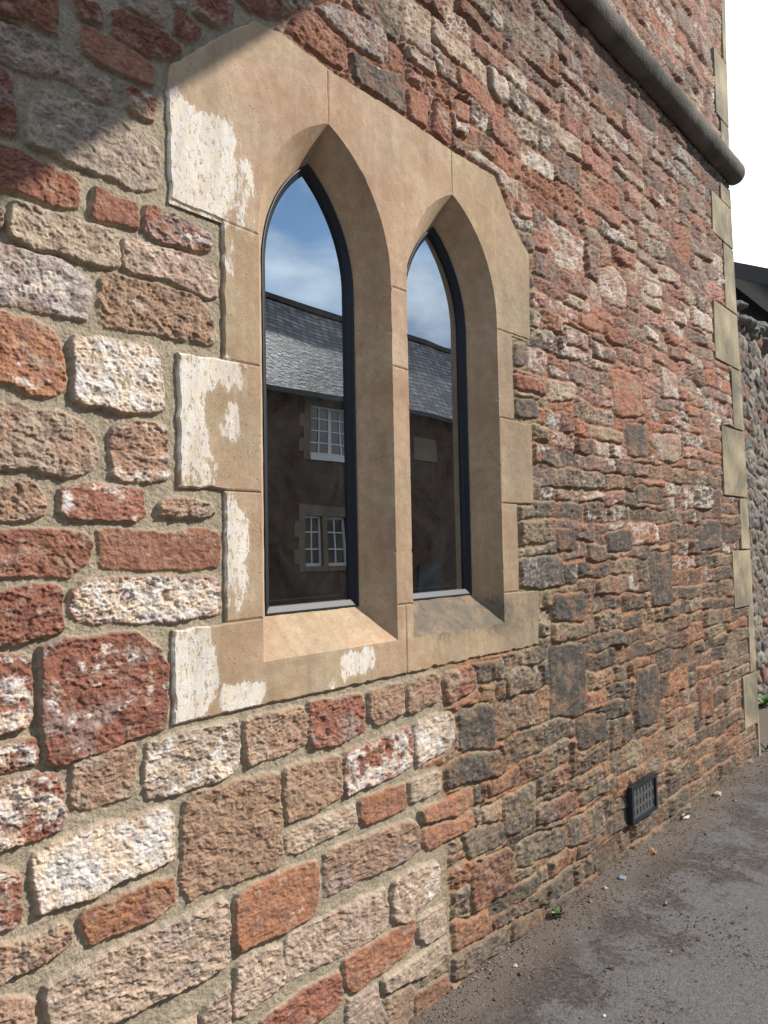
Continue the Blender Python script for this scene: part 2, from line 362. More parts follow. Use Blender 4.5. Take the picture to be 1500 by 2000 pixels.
PAL={'R':((.285,.125,.08),(.22,.10,.07)),'S':((.34,.165,.11),(.28,.13,.088)),'G':((.41,.32,.25),(.29,.22,.18)),'T':((.44,.335,.25),(.32,.235,.175)),
 'B':((.40,.345,.31),(.25,.205,.185)),'P':((.38,.245,.165),(.29,.185,.13)),'O':((.35,.165,.09),(.28,.14,.095)),'W':((.50,.38,.27),(.39,.27,.185)),
 'D':((.125,.104,.085),(.18,.13,.095)),'E':((.24,.195,.14),(.17,.135,.10)),'F':((.34,.125,.06),(.25,.10,.055))}
stones=[]
for ln in STONES_RAW.split('\n'):
    w=ln.split()
    if len(w)<4: continue
    P=[tuple(int(q)/1000 for q in a.split(',')) for a in w[2:]]
    A,B=PAL[w[0]]; jq=random.uniform(.88,1.12); j=lambda c:tuple(x*jq*random.uniform(.97,1.03) for x in c)
    cx_=np.mean([q[0] for q in P]); czz=np.mean([q[1] for q in P])
    old=cx_>2.02 or (czz>2.72 and cx_>1.36)
    smooth={'S':.45,'F':.7,'O':.75,'D':.7,'E':.8}.get(w[0],1.)
    stones.append(dict(P=chaikin(P,.10),A=j(A),B=j(B),w=float(w[1]),l=(.35 if w[0] in 'DB' else .16),old=old,
        h=random.uniform(.009,.0165) if not old else random.uniform(.009,.016),amp=smooth*random.uniform(.8,1.25),tr=True,tx=random.uniform(-.03,.03),tz=random.uniform(-.04,.04)))
NTR=len(stones)
SUR=[(.996,2.491),(1.003,2.541),(1.152,2.69),(1.262,2.787),(1.351,2.797),(1.522,2.781),(1.654,2.783),(1.879,2.788),(2.13,2.776),(2.403,2.783),(2.446,2.735),(2.515,2.649),(2.569,2.605),(2.645,2.548),(2.63,2.205),(2.498,2.203),(2.498,1.875),(2.624,1.873),(2.615,1.562),(2.502,1.561),(2.500,1.235),(2.640,1.233),(2.632,1.022),(1.829,1.021),(1.003,1.019),(1.001,1.231),(1.15,1.234),(1.15,1.554),(1.02,1.554),(1.019,1.869),(1.15,1.874),(1.151,2.218),(1.001,2.219)]
# rubble beyond the traced stones
OLDU=[((.36,.165,.105),(.27,.125,.08)),((.37,.19,.14),(.27,.135,.10)),((.41,.23,.175),(.29,.15,.115)),((.27,.195,.155),(.17,.125,.105)),((.40,.31,.22),(.27,.19,.14)),((.16,.12,.10),(.25,.155,.115)),((.32,.14,.085),(.25,.115,.075)),((.45,.36,.27),(.29,.21,.155)),((.33,.165,.115),(.22,.135,.10))]
OLDL=[((.24,.18,.12),(.16,.12,.085)),((.21,.15,.10),(.27,.145,.085)),((.31,.14,.075),(.23,.11,.065)),((.31,.205,.125),(.20,.14,.09)),((.36,.165,.085),(.27,.125,.07)),((.14,.115,.085),(.20,.135,.09)),((.34,.265,.175),(.25,.175,.115)),((.26,.19,.12),(.18,.135,.09))]
NEWP=[PAL[k_] for k_ in 'RRGTPOTRWP']
def add_rect(x0,x1,z0,z1):
    cx_,cz_=(x0+x1)/2,(z0+z1)/2; old=cx_>2.0 or (cz_>2.74 and cx_>1.38)
    if not old and .5<cx_<2.2 and cz_<2.9 and cz_>.1+.45*max(0,1.5-cx_): return
    g=.003 if old else .013; jt=.006 if old else .008; r=lambda:random.uniform(-jt,jt)
    x0+=g;x1-=g;z0+=g;z1-=g
    if x1-x0<.025 or z1-z0<.02: return
    mx=(x0+x1)/2+r()*2
    P=[(x0+r(),z0+r()),(mx,z0+r()),(x1+r(),z0+r()),(x1+r(),(z0+z1)/2+r()),(x1+r(),z1+r()),(mx,z1+r()),(x0+r(),z1+r()),(x0+r(),(z0+z1)/2)]
    upq=ss(.9,1.9,cz_+random.uniform(-.4,.4)-.08*cx_) if old else 0
    A,B=random.choice(OLDU if random.random()<upq else OLDL) if old else random.choice(NEWP)
    j=random.uniform(.85,1.15)
    w=0
    if old and random.random()<.32: w=random.uniform(.25,.62) if cz_>1.2 else random.uniform(.05,.2)
    if not old: w=random.choice([0,0,.1,.4,.6])
    stones.append(dict(P=chaikin(P,.08),A=tuple(q*j for q in A),B=tuple(q*j for q in B),w=w,l=random.choice([.05,.15,.3,.45]) if old else .1,old=old,
        h=random.uniform(.002,.014) if old else random.uniform(.009,.016),amp=random.uniform(.8,1.6) if old else 1,tr=False,tx=random.uniform(-.08,.08),tz=random.uniform(-.12,.12)))
def rows(x0,x1,z0,z1):
    x=x0
    while x<x1-.05:
        w=min(random.uniform(.10,.42),x1-x)
        if x1-(x+w)<.06: w=x1-x
        if z1-z0>.09 and random.random()<.22 and w<.2:
            zm=z0+(z1-z0)*random.uniform(.4,.6); add_rect(x,x+w,z0,zm); add_rect(x,x+w,zm,z1)
        else: add_rect(x,x+w,z0,z1)
        x+=w
z=-.06
while z<6.4:
    bh=random.uniform(.15,.33); x=-3.
    while x<5.6:
        sw=random.uniform(.14,.75)
        if sw<.24 and bh<.24: add_rect(x,x+sw,z,z+bh)
        else:
            n=2 if bh<.20 or random.random()<.2 else (3 if bh<.27 else 4)
            cuts=[0]+sorted(np.cumsum(np.random.RandomState(int((x+9)*997+z*131)).uniform(.7,1.3,n)))
            cuts=[q/cuts[-1] for q in cuts]
            for a,bq in zip(cuts[:-1],cuts[1:]): rows(x,x+sw,z+bh*a,z+bh*bq)
        x+=sw
    z+=bh
QU=[(4.16,4.60,5.07),(3.99,4.155,5.16),(4.60,5.2,5.27),(3.86,3.99,5.15),(3.33,3.60,4.91),(3.60,3.73,5.10),(2.90,3.325,5.105),(2.53,2.895,4.865),(2.13,2.525,5.17),(1.69,2.125,4.93),(1.353,1.685,5.235),(.985,1.348,5.045),(.555,.98,5.315),(.22,.55,5.155),(-.02,.216,5.425),(5.205,5.6,5.05),(5.605,6.1,5.25),(6.1,6.5,5.05)]
def lay_wall(X,Z):
    """X,Z: arrays (nx,nz). Returns outward height h and colour."""
    ow=ss(1.95,2.1,X)+ss(2.75,2.85,Z)*(X<2.1); wx=X+.012*ow*fbm(X,Z,5,2,5)+.006*fbm(X,Z,16,3,1)+.0022*fbm(X,Z,70,3,2); wz=Z+.016*ow*fbm(X,Z,4.5,2,6)+.006*fbm(X,Z,14,3,3)+.0022*fbm(X,Z,75,3,4)
    sid=np.full(X.shape,-1,int); sd=np.full(X.shape,-.05); sdT=np.full(X.shape,-.05)
    sur=polysd(X,Z,SUR)
    x1d=X[:,0]
    for k_,s_ in enumerate(stones):
        P=np.array(s_['P']); a,b2=P.min(0)-.04,P.max(0)+.04
        i0,i1=np.searchsorted(x1d,[a[0],b2[0]])
        if i1<=i0: continue
        zr=Z[i0:i1]; jj=np.where(((zr>a[1])&(zr<b2[1])).any(0))[0]
        if len(jj)==0: continue
        j0,j1=jj[0],jj[-1]+1; sl_=(slice(i0,i1),slice(j0,j1))
        d=polysd(wx[sl_],wz[sl_],s_['P'])
        if s_['tr']: d=d+.0025; sdT[sl_]=np.maximum(sdT[sl_],d)
        else:
            d=np.minimum(d,-sdT[sl_]-.006)
            d=np.minimum(d,-sur[sl_]-.007)
        up_=d>sd[sl_]; q=sd[sl_]; q[up_]=d[up_]; sd[sl_]=q
        q=sid[sl_]; q[up_]=k_; sid[sl_]=q
    par=lambda f_,dflt:np.array([f_(s_) for s_ in stones]+[dflt])[sid]
    A=np.array([s_['A'] for s_ in stones]+[(0,0,0)])[sid]; B=np.array([s_['B'] for s_ in stones]+[(0,0,0)])[sid]
    w=par(lambda s_:s_['w'],0.); l=par(lambda s_:s_['l'],0.); amp=par(lambda s_:s_['amp'],1.); hs=par(lambda s_:s_['h'],.01)
    cx_=par(lambda s_:float(np.mean([q[0] for q in s_['P']])),0.); cz_=par(lambda s_:float(np.mean([q[1] for q in s_['P']])),0.)
    tx=par(lambda s_:s_['tx'],0.); tz=par(lambda s_:s_['tz'],0.); off=(sid%17)*3.1
    old=np.maximum(ss(1.95,2.06,X+.02*fbm(X,Z,6,2,8)),ss(2.72,2.8,Z)*ss(1.34,1.42,X))
    # relief: strata, chisel dents, pits
    an_=np.where(sid%3==0,1.5,1.05); n1=fbm(X+off,Z*an_+off,27,5,10,.58); n2=fbm(X+off,Z*1.1,13,3,20); rd=fbm(X*.8+off,Z*an_,24,4,30,.55,True)
    tq=2.3*fbm(X+off,Z*1.3,9,4,35,.55)+(Z-.3*X)*((sid%7)*2.2-4); fr_=tq-np.floor(tq); ter=np.where(fr_<.86,fr_/.86,(1-fr_)/.14)-.5
    pit=ss(.42,.75,fbm(X+off*2,Z,70,3,41)); pit2=ss(.5,.8,fbm(X+off*2,Z,34,2,47))
    fine=fbm(X,Z,150,3,60,.6)
    rough=(.0036*n1+.0032*n2+.0022*rd+.0034*ter-.0018*pit-.0022*pit2+.0019*fine)*amp*(1.02+.14*old)
    ew=.0062+.005*old
    mask=ss(-.0015,.004,sd); rise=np.sqrt(np.clip(ss(-.002,1,sd/ew*1.0),0,1))
    rise=np.sin(np.clip((sd+.0015)/ew,0,1)*np.pi/2)
    mort_h=-.0100+.0020*old+(.0016+.002*old)*fbm(X,Z,40,4,70)+.0012*fbm(X*1.,Z*1.,140,3,75)+.0016*old*fbm(X,Z,90,3,77)
    st_h=mort_h*.0-.0125+.0045*old+hs+tx*np.clip(X-cx_,-.15,.15)+tz*np.clip(Z-cz_,-.1,.1)+rough
    h=mort_h+(np.maximum(st_h,-.026)-mort_h)*rise
    # colours that belong to the stones
    mo=fbm(X+off,Z*1.3+off,18,5,90,.6); m_=ss(-.25,.45,mo)[...,None]
    c=A*(1-m_)+B*m_
    hue=fbm(X,Z+off,55,4,95,.6)[...,None]*(1+.5*old[...,None])
    c=c*(1+.20*hue*np.array([1,.97,.94]))
    # patches of another bed colour, purple grey flecks
    pb=ss(.12,.38,fbm(X-off,Z*1.2,7.5,4,97,.6))[...,None]*np.where(amp>.74,.6,.2)[...,None]; pc_=np.where((sid%5<2)[...,None],np.array([.40,.315,.24]),np.where((sid%5==2)[...,None],np.array([.30,.24,.21]),np.array([.36,.22,.15])))
    c=c*(1-pb)+pc_*pb
    fl=ss(.34,.55,fbm(X+off,Z,48,4,99,.62))[...,None]*.5; c=c*(1-fl)+c*np.array([.50,.47,.50])*fl
    lic=ss(.62,.78,l*.8+.42*fbm(X+3,Z,42,5,100,.62)+.3++.30*old*ss(2.1,1.0,Z+.5*fbm(X,Z,1.5,3,103))*ss(2.0,2.4,X))*np.where(old>.5,.8,.45)
    c=c*(1-lic[...,None])+np.array([.075,.066,.058])*lic[...,None]
    pale=ss(.50,.80,.45+.5*fbm(X+off,Z*1.2,24,5,107,.64)-.03+rough*18)*(.42-.20*old)
    c=c*(1-pale[...,None])+np.array([.50,.405,.32])*pale[...,None]
    pn=.5+.30*fbm(X+off,Z*1.3+off,9,3,108,.55)+.30*fbm(X+off,Z*1.5+off,30,5,110,.66)+rough*20
    pm=ss(.46,.64,pn+(w-.52)*.78)*(w>.01)*.9; pm=pm*ss(.0,.012,sd+.004*fine)*(.80+.2*ss(-.3,.3,fbm(X,Z,40,4,111)))
    warm=ss(-.35,.35,fbm(X+off,Z,15,4,112,.6))[...,None]
    pcol=(np.array([.70,.565,.43])*warm+np.array([.66,.625,.59])*(1-warm))*(1+.16*fbm(X,Z,55,4,120))[...,None]
    pcol=pcol*(1-old[...,None]*.4)+np.array([.48,.43,.37])*old[...,None]*.4
    c=c*(1-pm[...,None])+pcol*pm[...,None]
    nm=np.array([.335,.28,.20])*(1+.16*fbm(X,Z,12,4,130)+.12*fbm(X,Z,90,3,133))[...,None]
    upq=ss(.9,1.9,Z)[...,None]
    om=np.array([.32,.175,.095])*(1-upq)+np.array([.33,.165,.105])*upq
    om=om*(1+.28*fbm(X,Z,9,5,140)+.2*fbm(X,Z,60,3,143))[...,None]
    tan=ss(.1,.5,fbm(X,Z,4,3,150)+.9*np.exp(-((X-2.62)/.16)**2)*(Z<2.7)+.5*np.exp(-((X-2.1)/.3)**2)*(Z<1))[...,None]
    om=om*(1-tan)+np.array([.30,.225,.14])*tan
    mc=nm*(1-old[...,None])+om*old[...,None]
    c=c*(1-.09*old[...,None]*ss(2.6,1.6,Z)[...,None])
    # mortar and earth smeared over the old stones
    sm=ss(-.1,.55,fbm(X,Z*1.2,8,5,160,.6))*old*.5
    c=c*(1-sm[...,None])+om*sm[...,None]
    c=mc*(1-mask[...,None])+c*mask[...,None]
    # grime below the string course, darker brown towards the foot
    gr=ss(.62,.0,3.72-Z)*(Z<3.74)*(.5+.4*fbm(X*2,Z*.6,6,3,170)); gr=np.clip(gr,0,.75)
    c=c*(1-gr[...,None])+np.array([.09,.08,.07])*gr[...,None]
    gf=np.clip(ss(.22,0,Z)*(.75+.4*fbm(X,Z,7,3,175)),0,.8)*.6
    c=c*(1-gf[...,None])+np.array([.13,.105,.08])*gf[...,None]
    h=np.where((X>3.362)&(X<3.672)&(Z>.128)&(Z<.315),np.minimum(h,.0),h)
    for z0,z1,xi in QU: h=np.where((X>xi-.012)&(Z>z0-.008)&(Z<z1+.008),-.012,h)
    return h,np.clip(c,.01,.9),sur
EDX=[-.1,2.1,3.3,3.74,6.6]; EDV=[5.47,5.39,5.31,5.30,5.42]
edge=lambda z_:np.interp(z_,EDX,EDV)
VS=[];FS=[];CS=[];nv=0
def sheet(x1d,zlo,zhi,n):
    global nv
    t_=np.linspace(0,1,n); X=np.repeat(x1d[:,None],n,1); Z=zlo[:,None]+(zhi-zlo)[:,None]*t_[None]
    h,c,sur=lay_wall(X,Z)
    V=np.stack([X,WY-h,Z],-1).reshape(-1,3); nx=len(x1d)
    idx=np.arange(nx*n).reshape(nx,n)
    F=np.stack([idx[:-1,:-1],idx[1:,:-1],idx[1:,1:],idx[:-1,1:]],-1).reshape(-1,4)
    fs=sur[:-1,:-1].ravel(); keep=fs<.012
    keep&=~((X[1:,:-1].ravel()>edge(Z[1:,:-1].ravel())-.02))
    VS.append(V);FS.append(F[keep]+nv);CS.append(c.reshape(-1,3)); nv+=len(V)
STEP=2.0*(DETAIL:=1.0)
pxs=np.arange(-75,1500,STEP)
th=np.arctan2(fw[1],fw[0])
def px2x(px):   # spacing follows distance along the wall so that stones near and far get like detail
    d=(px-750)/f; v_=np.array([fw[0]+d*rt[0],fw[1]+d*rt[1]]); return WY*v_[0]/v_[1]
xm=np.array([px2x(q) for q in pxs]); xm=xm[xm<5.46]
lo=np.interp(xm,[.5,1.6,1.75],[.44,.02,-.03]); hi=np.interp(xm,[.5,1.1,1.9,3.5,5.5],[2.68,2.92,3.33,4.25,5.38])
sheet(xm,lo,hi,int(1500/STEP*1.75))
sheet(xm[::2],hi[::2],np.full(len(xm[::2]),6.5),330)
sheet(np.linspace(-3,xm[0],340),np.full(340,-.03),np.full(340,6.5),640)
xb=xm[xm<1.76][::2]; sheet(xb,np.full(len(xb),-.03),np.interp(xb,[.5,1.6,1.75],[.44,.02,-.03])+.0005,40)
bld=empty('stone_building',(2.,WY,0)); tag(bld,'red sandstone rubble building with two pointed arched windows in a tan stone surround','building')
wall_me=mesh_np('wall',np.concatenate(VS),np.concatenate(FS),{'col':np.concatenate(CS)},True)
link('wall',wall_me,MATS['masonry'],bld)
del VS,FS,CS
# ---- window surround ----
def inset_blocks():
    o1=outline(C1,HW,ZS,RH,SILLF); o2=outline(C2,HW,ZS,RH,SILLF)
    l1,r1=arch(C1,HW,ZS,RH); l2,r2=arch(C2,HW,ZS,RH)   # r: apex->spring
    J=2.214
    return [
     [(1.001,2.219),(.996,2.491),(1.003,2.541),(1.152,2.69),(1.262,2.787),(1.351,2.797),(1.524,2.781)]+l1[::-1]+[(C1-HW,J+.003)],
     [(1.526,2.781),(1.654,2.783),(1.879,2.788),(2.125,2.776)]+l2[::-1]+[(C2-HW,J),(C1+HW,J)]+r1[::-1],
     [(2.127,2.776),(2.403,2.783),(2.446,2.735),(2.515,2.649),(2.569,2.605),(2.645,2.548),(2.63,2.205),(C2+HW,2.205)]+r2[::-1],
     [(1.15,1.874),(1.263,1.876),(1.263,2.216),(1.151,2.218)],[(1.02,1.554),(1.263,1.554),(1.263,1.874),(1.15,1.872),(1.019,1.869)],
     [(1.15,1.236),(1.263,1.238),(1.263,1.552),(1.15,1.552)],[(1.787,1.966),(1.864,1.964),(1.864,2.212),(1.787,2.212)],
     [(1.787,1.234),(1.864,1.234),(1.864,1.962),(1.787,1.964)],[(2.388,1.877),(2.498,1.877),(2.498,2.203),(2.388,2.203)],
     [(2.388,1.563),(2.615,1.563),(2.624,1.873),(2.388,1.875)],[(2.388,1.237),(2.500,1.237),(2.502,1.561),(2.388,1.561)],
     [(1.003,1.019),(1.828,1.021),(1.828,1.232),(1.787,1.232),(1.787,SILLF),(1.263,SILLF),(1.263,1.236),(1.001,1.231)],
     [(1.830,1.021),(2.632,1.022),(2.640,1.233),(2.388,1.235),(2.388,SILLF),(1.864,SILLF),(1.864,1.232),(1.830,1.232)]]
PAINT=[(1.08,2.34,.135,.155,.85),(1.19,2.32,.08,.13,.6),(1.20,2.24,.07,.05,.55),(1.05,2.25,.08,.05,.6),(1.05,1.71,.06,.19,.8),(1.12,1.835,.10,.06,.72),(1.09,1.60,.06,.07,.6),(1.165,1.73,.045,.07,.6),
 (1.18,1.42,.06,.18,.68),(1.05,1.125,.078,.13,.8),(1.20,1.055,.08,.045,.72),(1.13,1.05,.09,.04,.62),(1.60,1.085,.10,.05,.72),(1.53,1.045,.09,.03,.45),(1.165,2.14,.03,.08,.56),(1.2,1.95,.05,.07,.38),
 (1.165,1.95,.015,.06,.4),(2.56,1.14,.08,.08,.36),(1.245,2.28,.03,.12,.42),(1.57,1.17,.05,.05,.38),(1.35,1.22,.10,.02,.36),(2.44,1.3,.05,.06,.3),(1.44,1.07,.1,.03,.32)]
def ash_attr(V,tint=(1,1,1)):
    X,Z=V[:,0],V[:,2]; dpt=V[:,1]
    pa=np.zeros(len(X))
    for (a,b2,c_,d_,s_) in PAINT: pa=np.maximum(pa,s_*np.exp(-.7*(((X-a)/c_)**2)**1.6-.7*(((Z-b2)/d_)**2)**1.6))
    # grey weathering on the right hand head and the second sill
    g=ss(2.25,2.5,X)*ss(2.75,2.3,Z)*.55+ss(1.83,2.0,X)*ss(1.26,1.2,Z)*.25
    n=fbm(X,Z,5,4,200)
    yel=ss(-.2,.5,fbm(X,Z*2,3,3,210))
    base=np.array([.445,.305,.20])[None]*(1-yel[:,None])+np.array([.45,.335,.22])[None]*yel[:,None]
    base=base*(1+.08*n)[:,None]*np.array(tint)[None]
    g=np.clip(g*(1+.6*n),0,.7)[:,None]; base=base*(1-g)+np.array([.235,.19,.135])[None]*g
    # soot coloured lichen on the second sill
    lic=(.66+.30*n+.12*fbm(X,Z,16,3,211))*ss(1.90,2.0,X)*ss(2.46,2.38,X)*ss(1.30,1.18,Z)*ss(1.03,1.13,Z)
    lic=np.where((X>2.25)&(X<2.6)&(Z<1.2),np.maximum(lic,.56+.15*n)*ss(1.03,1.10,Z),lic)
    lic=np.maximum(lic,(X>2.4)*(Z>1.24)*(.24+.12*n))
    return base,np.stack([pa,np.zeros_like(pa),lic],-1)
def densify(P,st=.009):
    Q=[]
    for i in range(len(P)):
        a,b2=np.array(P[i]),np.array(P[(i+1)%len(P)]); n=max(1,int(np.hypot(*(b2-a))/st))
        Q+=[tuple(a+(b2-a)*q/n) for q in range(n)]
    return Q
def chip(x,z):
    z=np.asarray(z,float); n=fbm(z*0+round(x*7)*1.7,z,22,3,500); m_=fbm(z*0+round(x*5)*2.3,z,60,3,510)
    return .0006*m_+.0045*ss(.28,.7,n)*(.6+m_)
def in_open(x,z,e=.0015):
    for c_ in (C1,C2):
        if abs(x-c_)<HW+e and SILLF-e<=z<=ZS: return True
        if z>ZS and abs(x-c_)<HW+e and math.hypot(x-(c_+math.copysign(HW-RH,x-c_)),z-ZS)<RH+e: return True
    return False
AV=[];AF=[];AC=[];AP=[];an=0
def addash(V,F,tint=(1,1,1)):
    global an
    V=np.array(V,float); c,pq=ash_attr(V,tint); AV.append(V);AC.append(c);AP.append(pq)
    for f_ in F:
        f_=[q+an for q in f_]
        AF.append(f_ if len(f_)==3 else f_)
    an+=len(V)
for bi,P in enumerate(inset_blocks()):
    D_=densify(P); op=[in_open(x,z_) for x,z_ in D_]; arr=np.array(D_); n=len(D_)
    pp=np.roll(arr,1,0); nn=np.roll(arr,-1,0); tg=nn-pp; nr=np.stack([-tg[:,1],tg[:,0]],1); nr/=np.linalg.norm(nr,axis=1)[:,None]+1e-9
    area=sum(arr[i-1][0]*arr[i][1]-arr[i][0]*arr[i-1][1] for i in range(n))
    if area<0: nr=-nr       # now pointing inward
    rim=np.array([abs(polysd(np.array([x]),np.array([z_]),SUR)[0])<.004 for x,z_ in D_])
    ch=.0045*np.maximum(0,fbm(arr[:,0],arr[:,1],22,3,220)+.15)*(1+1.2*(arr[:,0]>1.8)*(arr[:,1]<1.05))
    wob=np.where(rim,.0022*fbm(arr[:,0],arr[:,1],35,3,225)+ch,0)
    arr=arr+nr*wob[:,None]
    for i_ in range(n):
        if op[i_] and arr[i_,1]>SILLF+.01:
            cc_=C1 if abs(arr[i_,0]-C1)<abs(arr[i_,0]-C2) else C2; arr[i_,0]+=math.copysign(float(chip(cc_+math.copysign(HW,arr[i_,0]-cc_),arr[i_,1])),arr[i_,0]-cc_)
    inn=arr+nr*.0045
    sdi=polysd(inn[:,0],inn[:,1],[tuple(q) for q in arr])
    pts=[tuple(q) for q in arr]; ed=[(i,(i+1)%n) for i in range(n)]; ys=[]
    for i in range(n): ys.append(0. if op[i] else (.004 if rim[i] else .0022))
    for i in range(n):
        if not op[i] and sdi[i]>.003: pts.append(tuple(inn[i])); ys.append(0.)
    mn,mx=arr.min(0),arr.max(0); gx,gz=np.meshgrid(np.arange(mn[0],mx[0],.010),np.arange(mn[1],mx[1],.010))
    gx=gx+RNG.uniform(-.002,.002,gx.shape); gz=gz+RNG.uniform(-.002,.002,gz.shape)
    gs=polysd(gx,gz,[tuple(q) for q in arr]); okm=gs>.0075
    for x,z_ in zip(gx[okm],gz[okm]): pts.append((x,z_)); ys.append(0.)
    vo_,eo,fo,ov,oe,of=geometry.delaunay_2d_cdt([Vector(q) for q in pts],ed,[],1,1e-7)
    yv=[ys[ov[i][0]] if len(ov[i]) and ov[i][0]<len(ys) else 0. for i in range(len(vo_))]
    boff=[0,0,.001,.0006,-.001,.0008,0,0,.001,-.0015,.001,-.0005,.0][bi]
    V=np.array([(q.x,WY+y_+ (0 if in_open(q.x,q.y) else boff),q.y) for q,y_ in zip(vo_,yv)])
    V[:,1]+= np.where([in_open(a_,c_) for a_,_,c_ in V],0,.0009*fbm(V[:,0],V[:,2],9,3,230)+.0004*fbm(V[:,0],V[:,2],60,2,232))
    tri=[]
    for f_ in fo:
        f_=list(f_); a_,b2,c_=[vo_[q] for q in f_[:3]]
        if (b2-a_).cross(c_-a_)<0: f_=f_[::-1]
        tri.append(f_)
    q_=random.uniform(.93,1.06); tint=(q_,q_*random.uniform(.98,1.02),q_*random.uniform(.93,1.04))
    addash(V,tri,tint)
    # block sides
    sv=[(x,WY+y_,z_) for (x,z_),y_ in zip(arr,ys)]+[(x,WY+.035,z_) for x,z_ in arr]
    sf=[(i,(i+1)%n,(i+1)%n+n,i+n) for i in range(n) if not (op[i] and op[(i+1)%n])]
    addash(sv,sf,tint)
JZ={0:(2.2155,1.875,1.553,1.237),1:(2.213,1.963,1.233)}
def reveal(cx):
    a=outline(cx,HW,ZS,RH,SILLF,36,120); b2=outline(cx,HF,ZF,RF,SILLB,36,120); m_=10; V=[];F=[]
    n=len(a)
    for i in range(n):
        for k_ in range(m_+1):
            s_=k_/m_; x=a[i][0]*(1-s_)+b2[i][0]*s_; z_=a[i][1]*(1-s_)+b2[i][1]*s_
            y_=WY+(FD+.004)*s_; e=.0011*fbm(np.array([z_]),np.array([s_*.1+cx]),14,3,240)[0]*math.sin(min(1,s_*4)*math.pi/2)
            if a[i][1]>SILLF+.01 and s_<.25: x+=math.copysign(float(chip(cx+math.copysign(HW,a[i][0]-cx),a[i][1])),a[i][0]-cx)*(1-s_*4)
            V.append((x+e,y_,z_))
    for i in range(n-1):
        for k_ in range(m_): q=i*(m_+1)+k_; F.append((q,q+1,q+m_+2,q+m_+1))
    addash(V,F)
reveal(C1); reveal(C2)
# joint filling strips
def strip(x0,x1,z0,z1): addash([(x0,WY+.0042,z0),(x1,WY+.0042,z0),(x1,WY+.0042,z1),(x0,WY+.0042,z1)],[(0,1,2,3)],(1.02,1.02,1.0))
strip(1.519,1.531,2.62,2.78);strip(2.120,2.132,2.62,2.775);strip(1.0,1.26,2.212,2.222);strip(1.79,1.862,2.208,2.218);strip(2.39,2.628,2.199,2.209)
for z_ in (1.874,1.553,1.235): strip(1.15,1.262,z_-.005,z_+.004); strip(2.39,2.50,z_-.004,z_+.006)
strip(1.79,1.862,1.958,1.968);strip(1.79,1.862,1.228,1.238);strip(1.824,1.834,1.022,1.234)
V=np.concatenate(AV); me=bpy.data.meshes.new('window_surround'); me.from_pydata([tuple(q) for q in V],[],AF)
for nm_,arrs in (('col',AC),('prm',AP)):
    c=np.ones((len(V),4),np.float32); c[:,:3]=np.concatenate(arrs); at_=me.color_attributes.new(nm_,'FLOAT_COLOR','POINT'); at_.data.foreach_set('color',c.ravel())
bm=bmesh.new(); bm.from_mesh(me); bmesh.ops.recalc_face_normals(bm,faces=bm.faces); bm.to_mesh(me); bm.free()
link('window_surround',me,MATS['ashlar'],bld)
# ---- sills ----
for cx,wd in ((C1,0),(C2,1)):
    nx,nz=64,16; V=[];F=[]
    for i in range(nx+1):
        for k_ in range(nz+1):
            s_=k_/nz; u=i/nx*2-1; hw=HW*(1-s_)+HF*s_; x=cx+u*hw; yy=WY+(FD+.004)*s_; zz=SILLF*(1-s_)+SILLB*s_
            if k_==0: yy+=.0; 
            nse=(.0026 if wd else .0014)*fbm(np.array([x]),np.array([s_*.13]),26,4,250)[0]*math.sin(min(1,s_*6)*1.57)*math.sin(min(1,(1-abs(u))*8)*1.57)
            V.append((x,yy-nse*.7,zz+nse))
    for i in range(nx):
        for k_ in range(nz): q=i*(nz+1)+k_; F.append((q,q+nz+1,q+nz+2,q+1))
    V=np.array(V); c_,p_=ash_attr(V); c_=c_*(1.03 if not wd else .75)
    if wd: p_[:,2]=.64+.28*fbm(V[:,0],V[:,2]*2,9,3,255)
    else: p_[:,2]=np.where(V[:,0]>1.5,.24,.0)*ss(1.21,1.16,V[:,2])
    me=mesh_np('sill',V,F,{'col':c_,'prm':p_},True); o=link('sill',me,MATS['ashlar'],bld)
    if wd: o['label']='sill blackened with lichen'
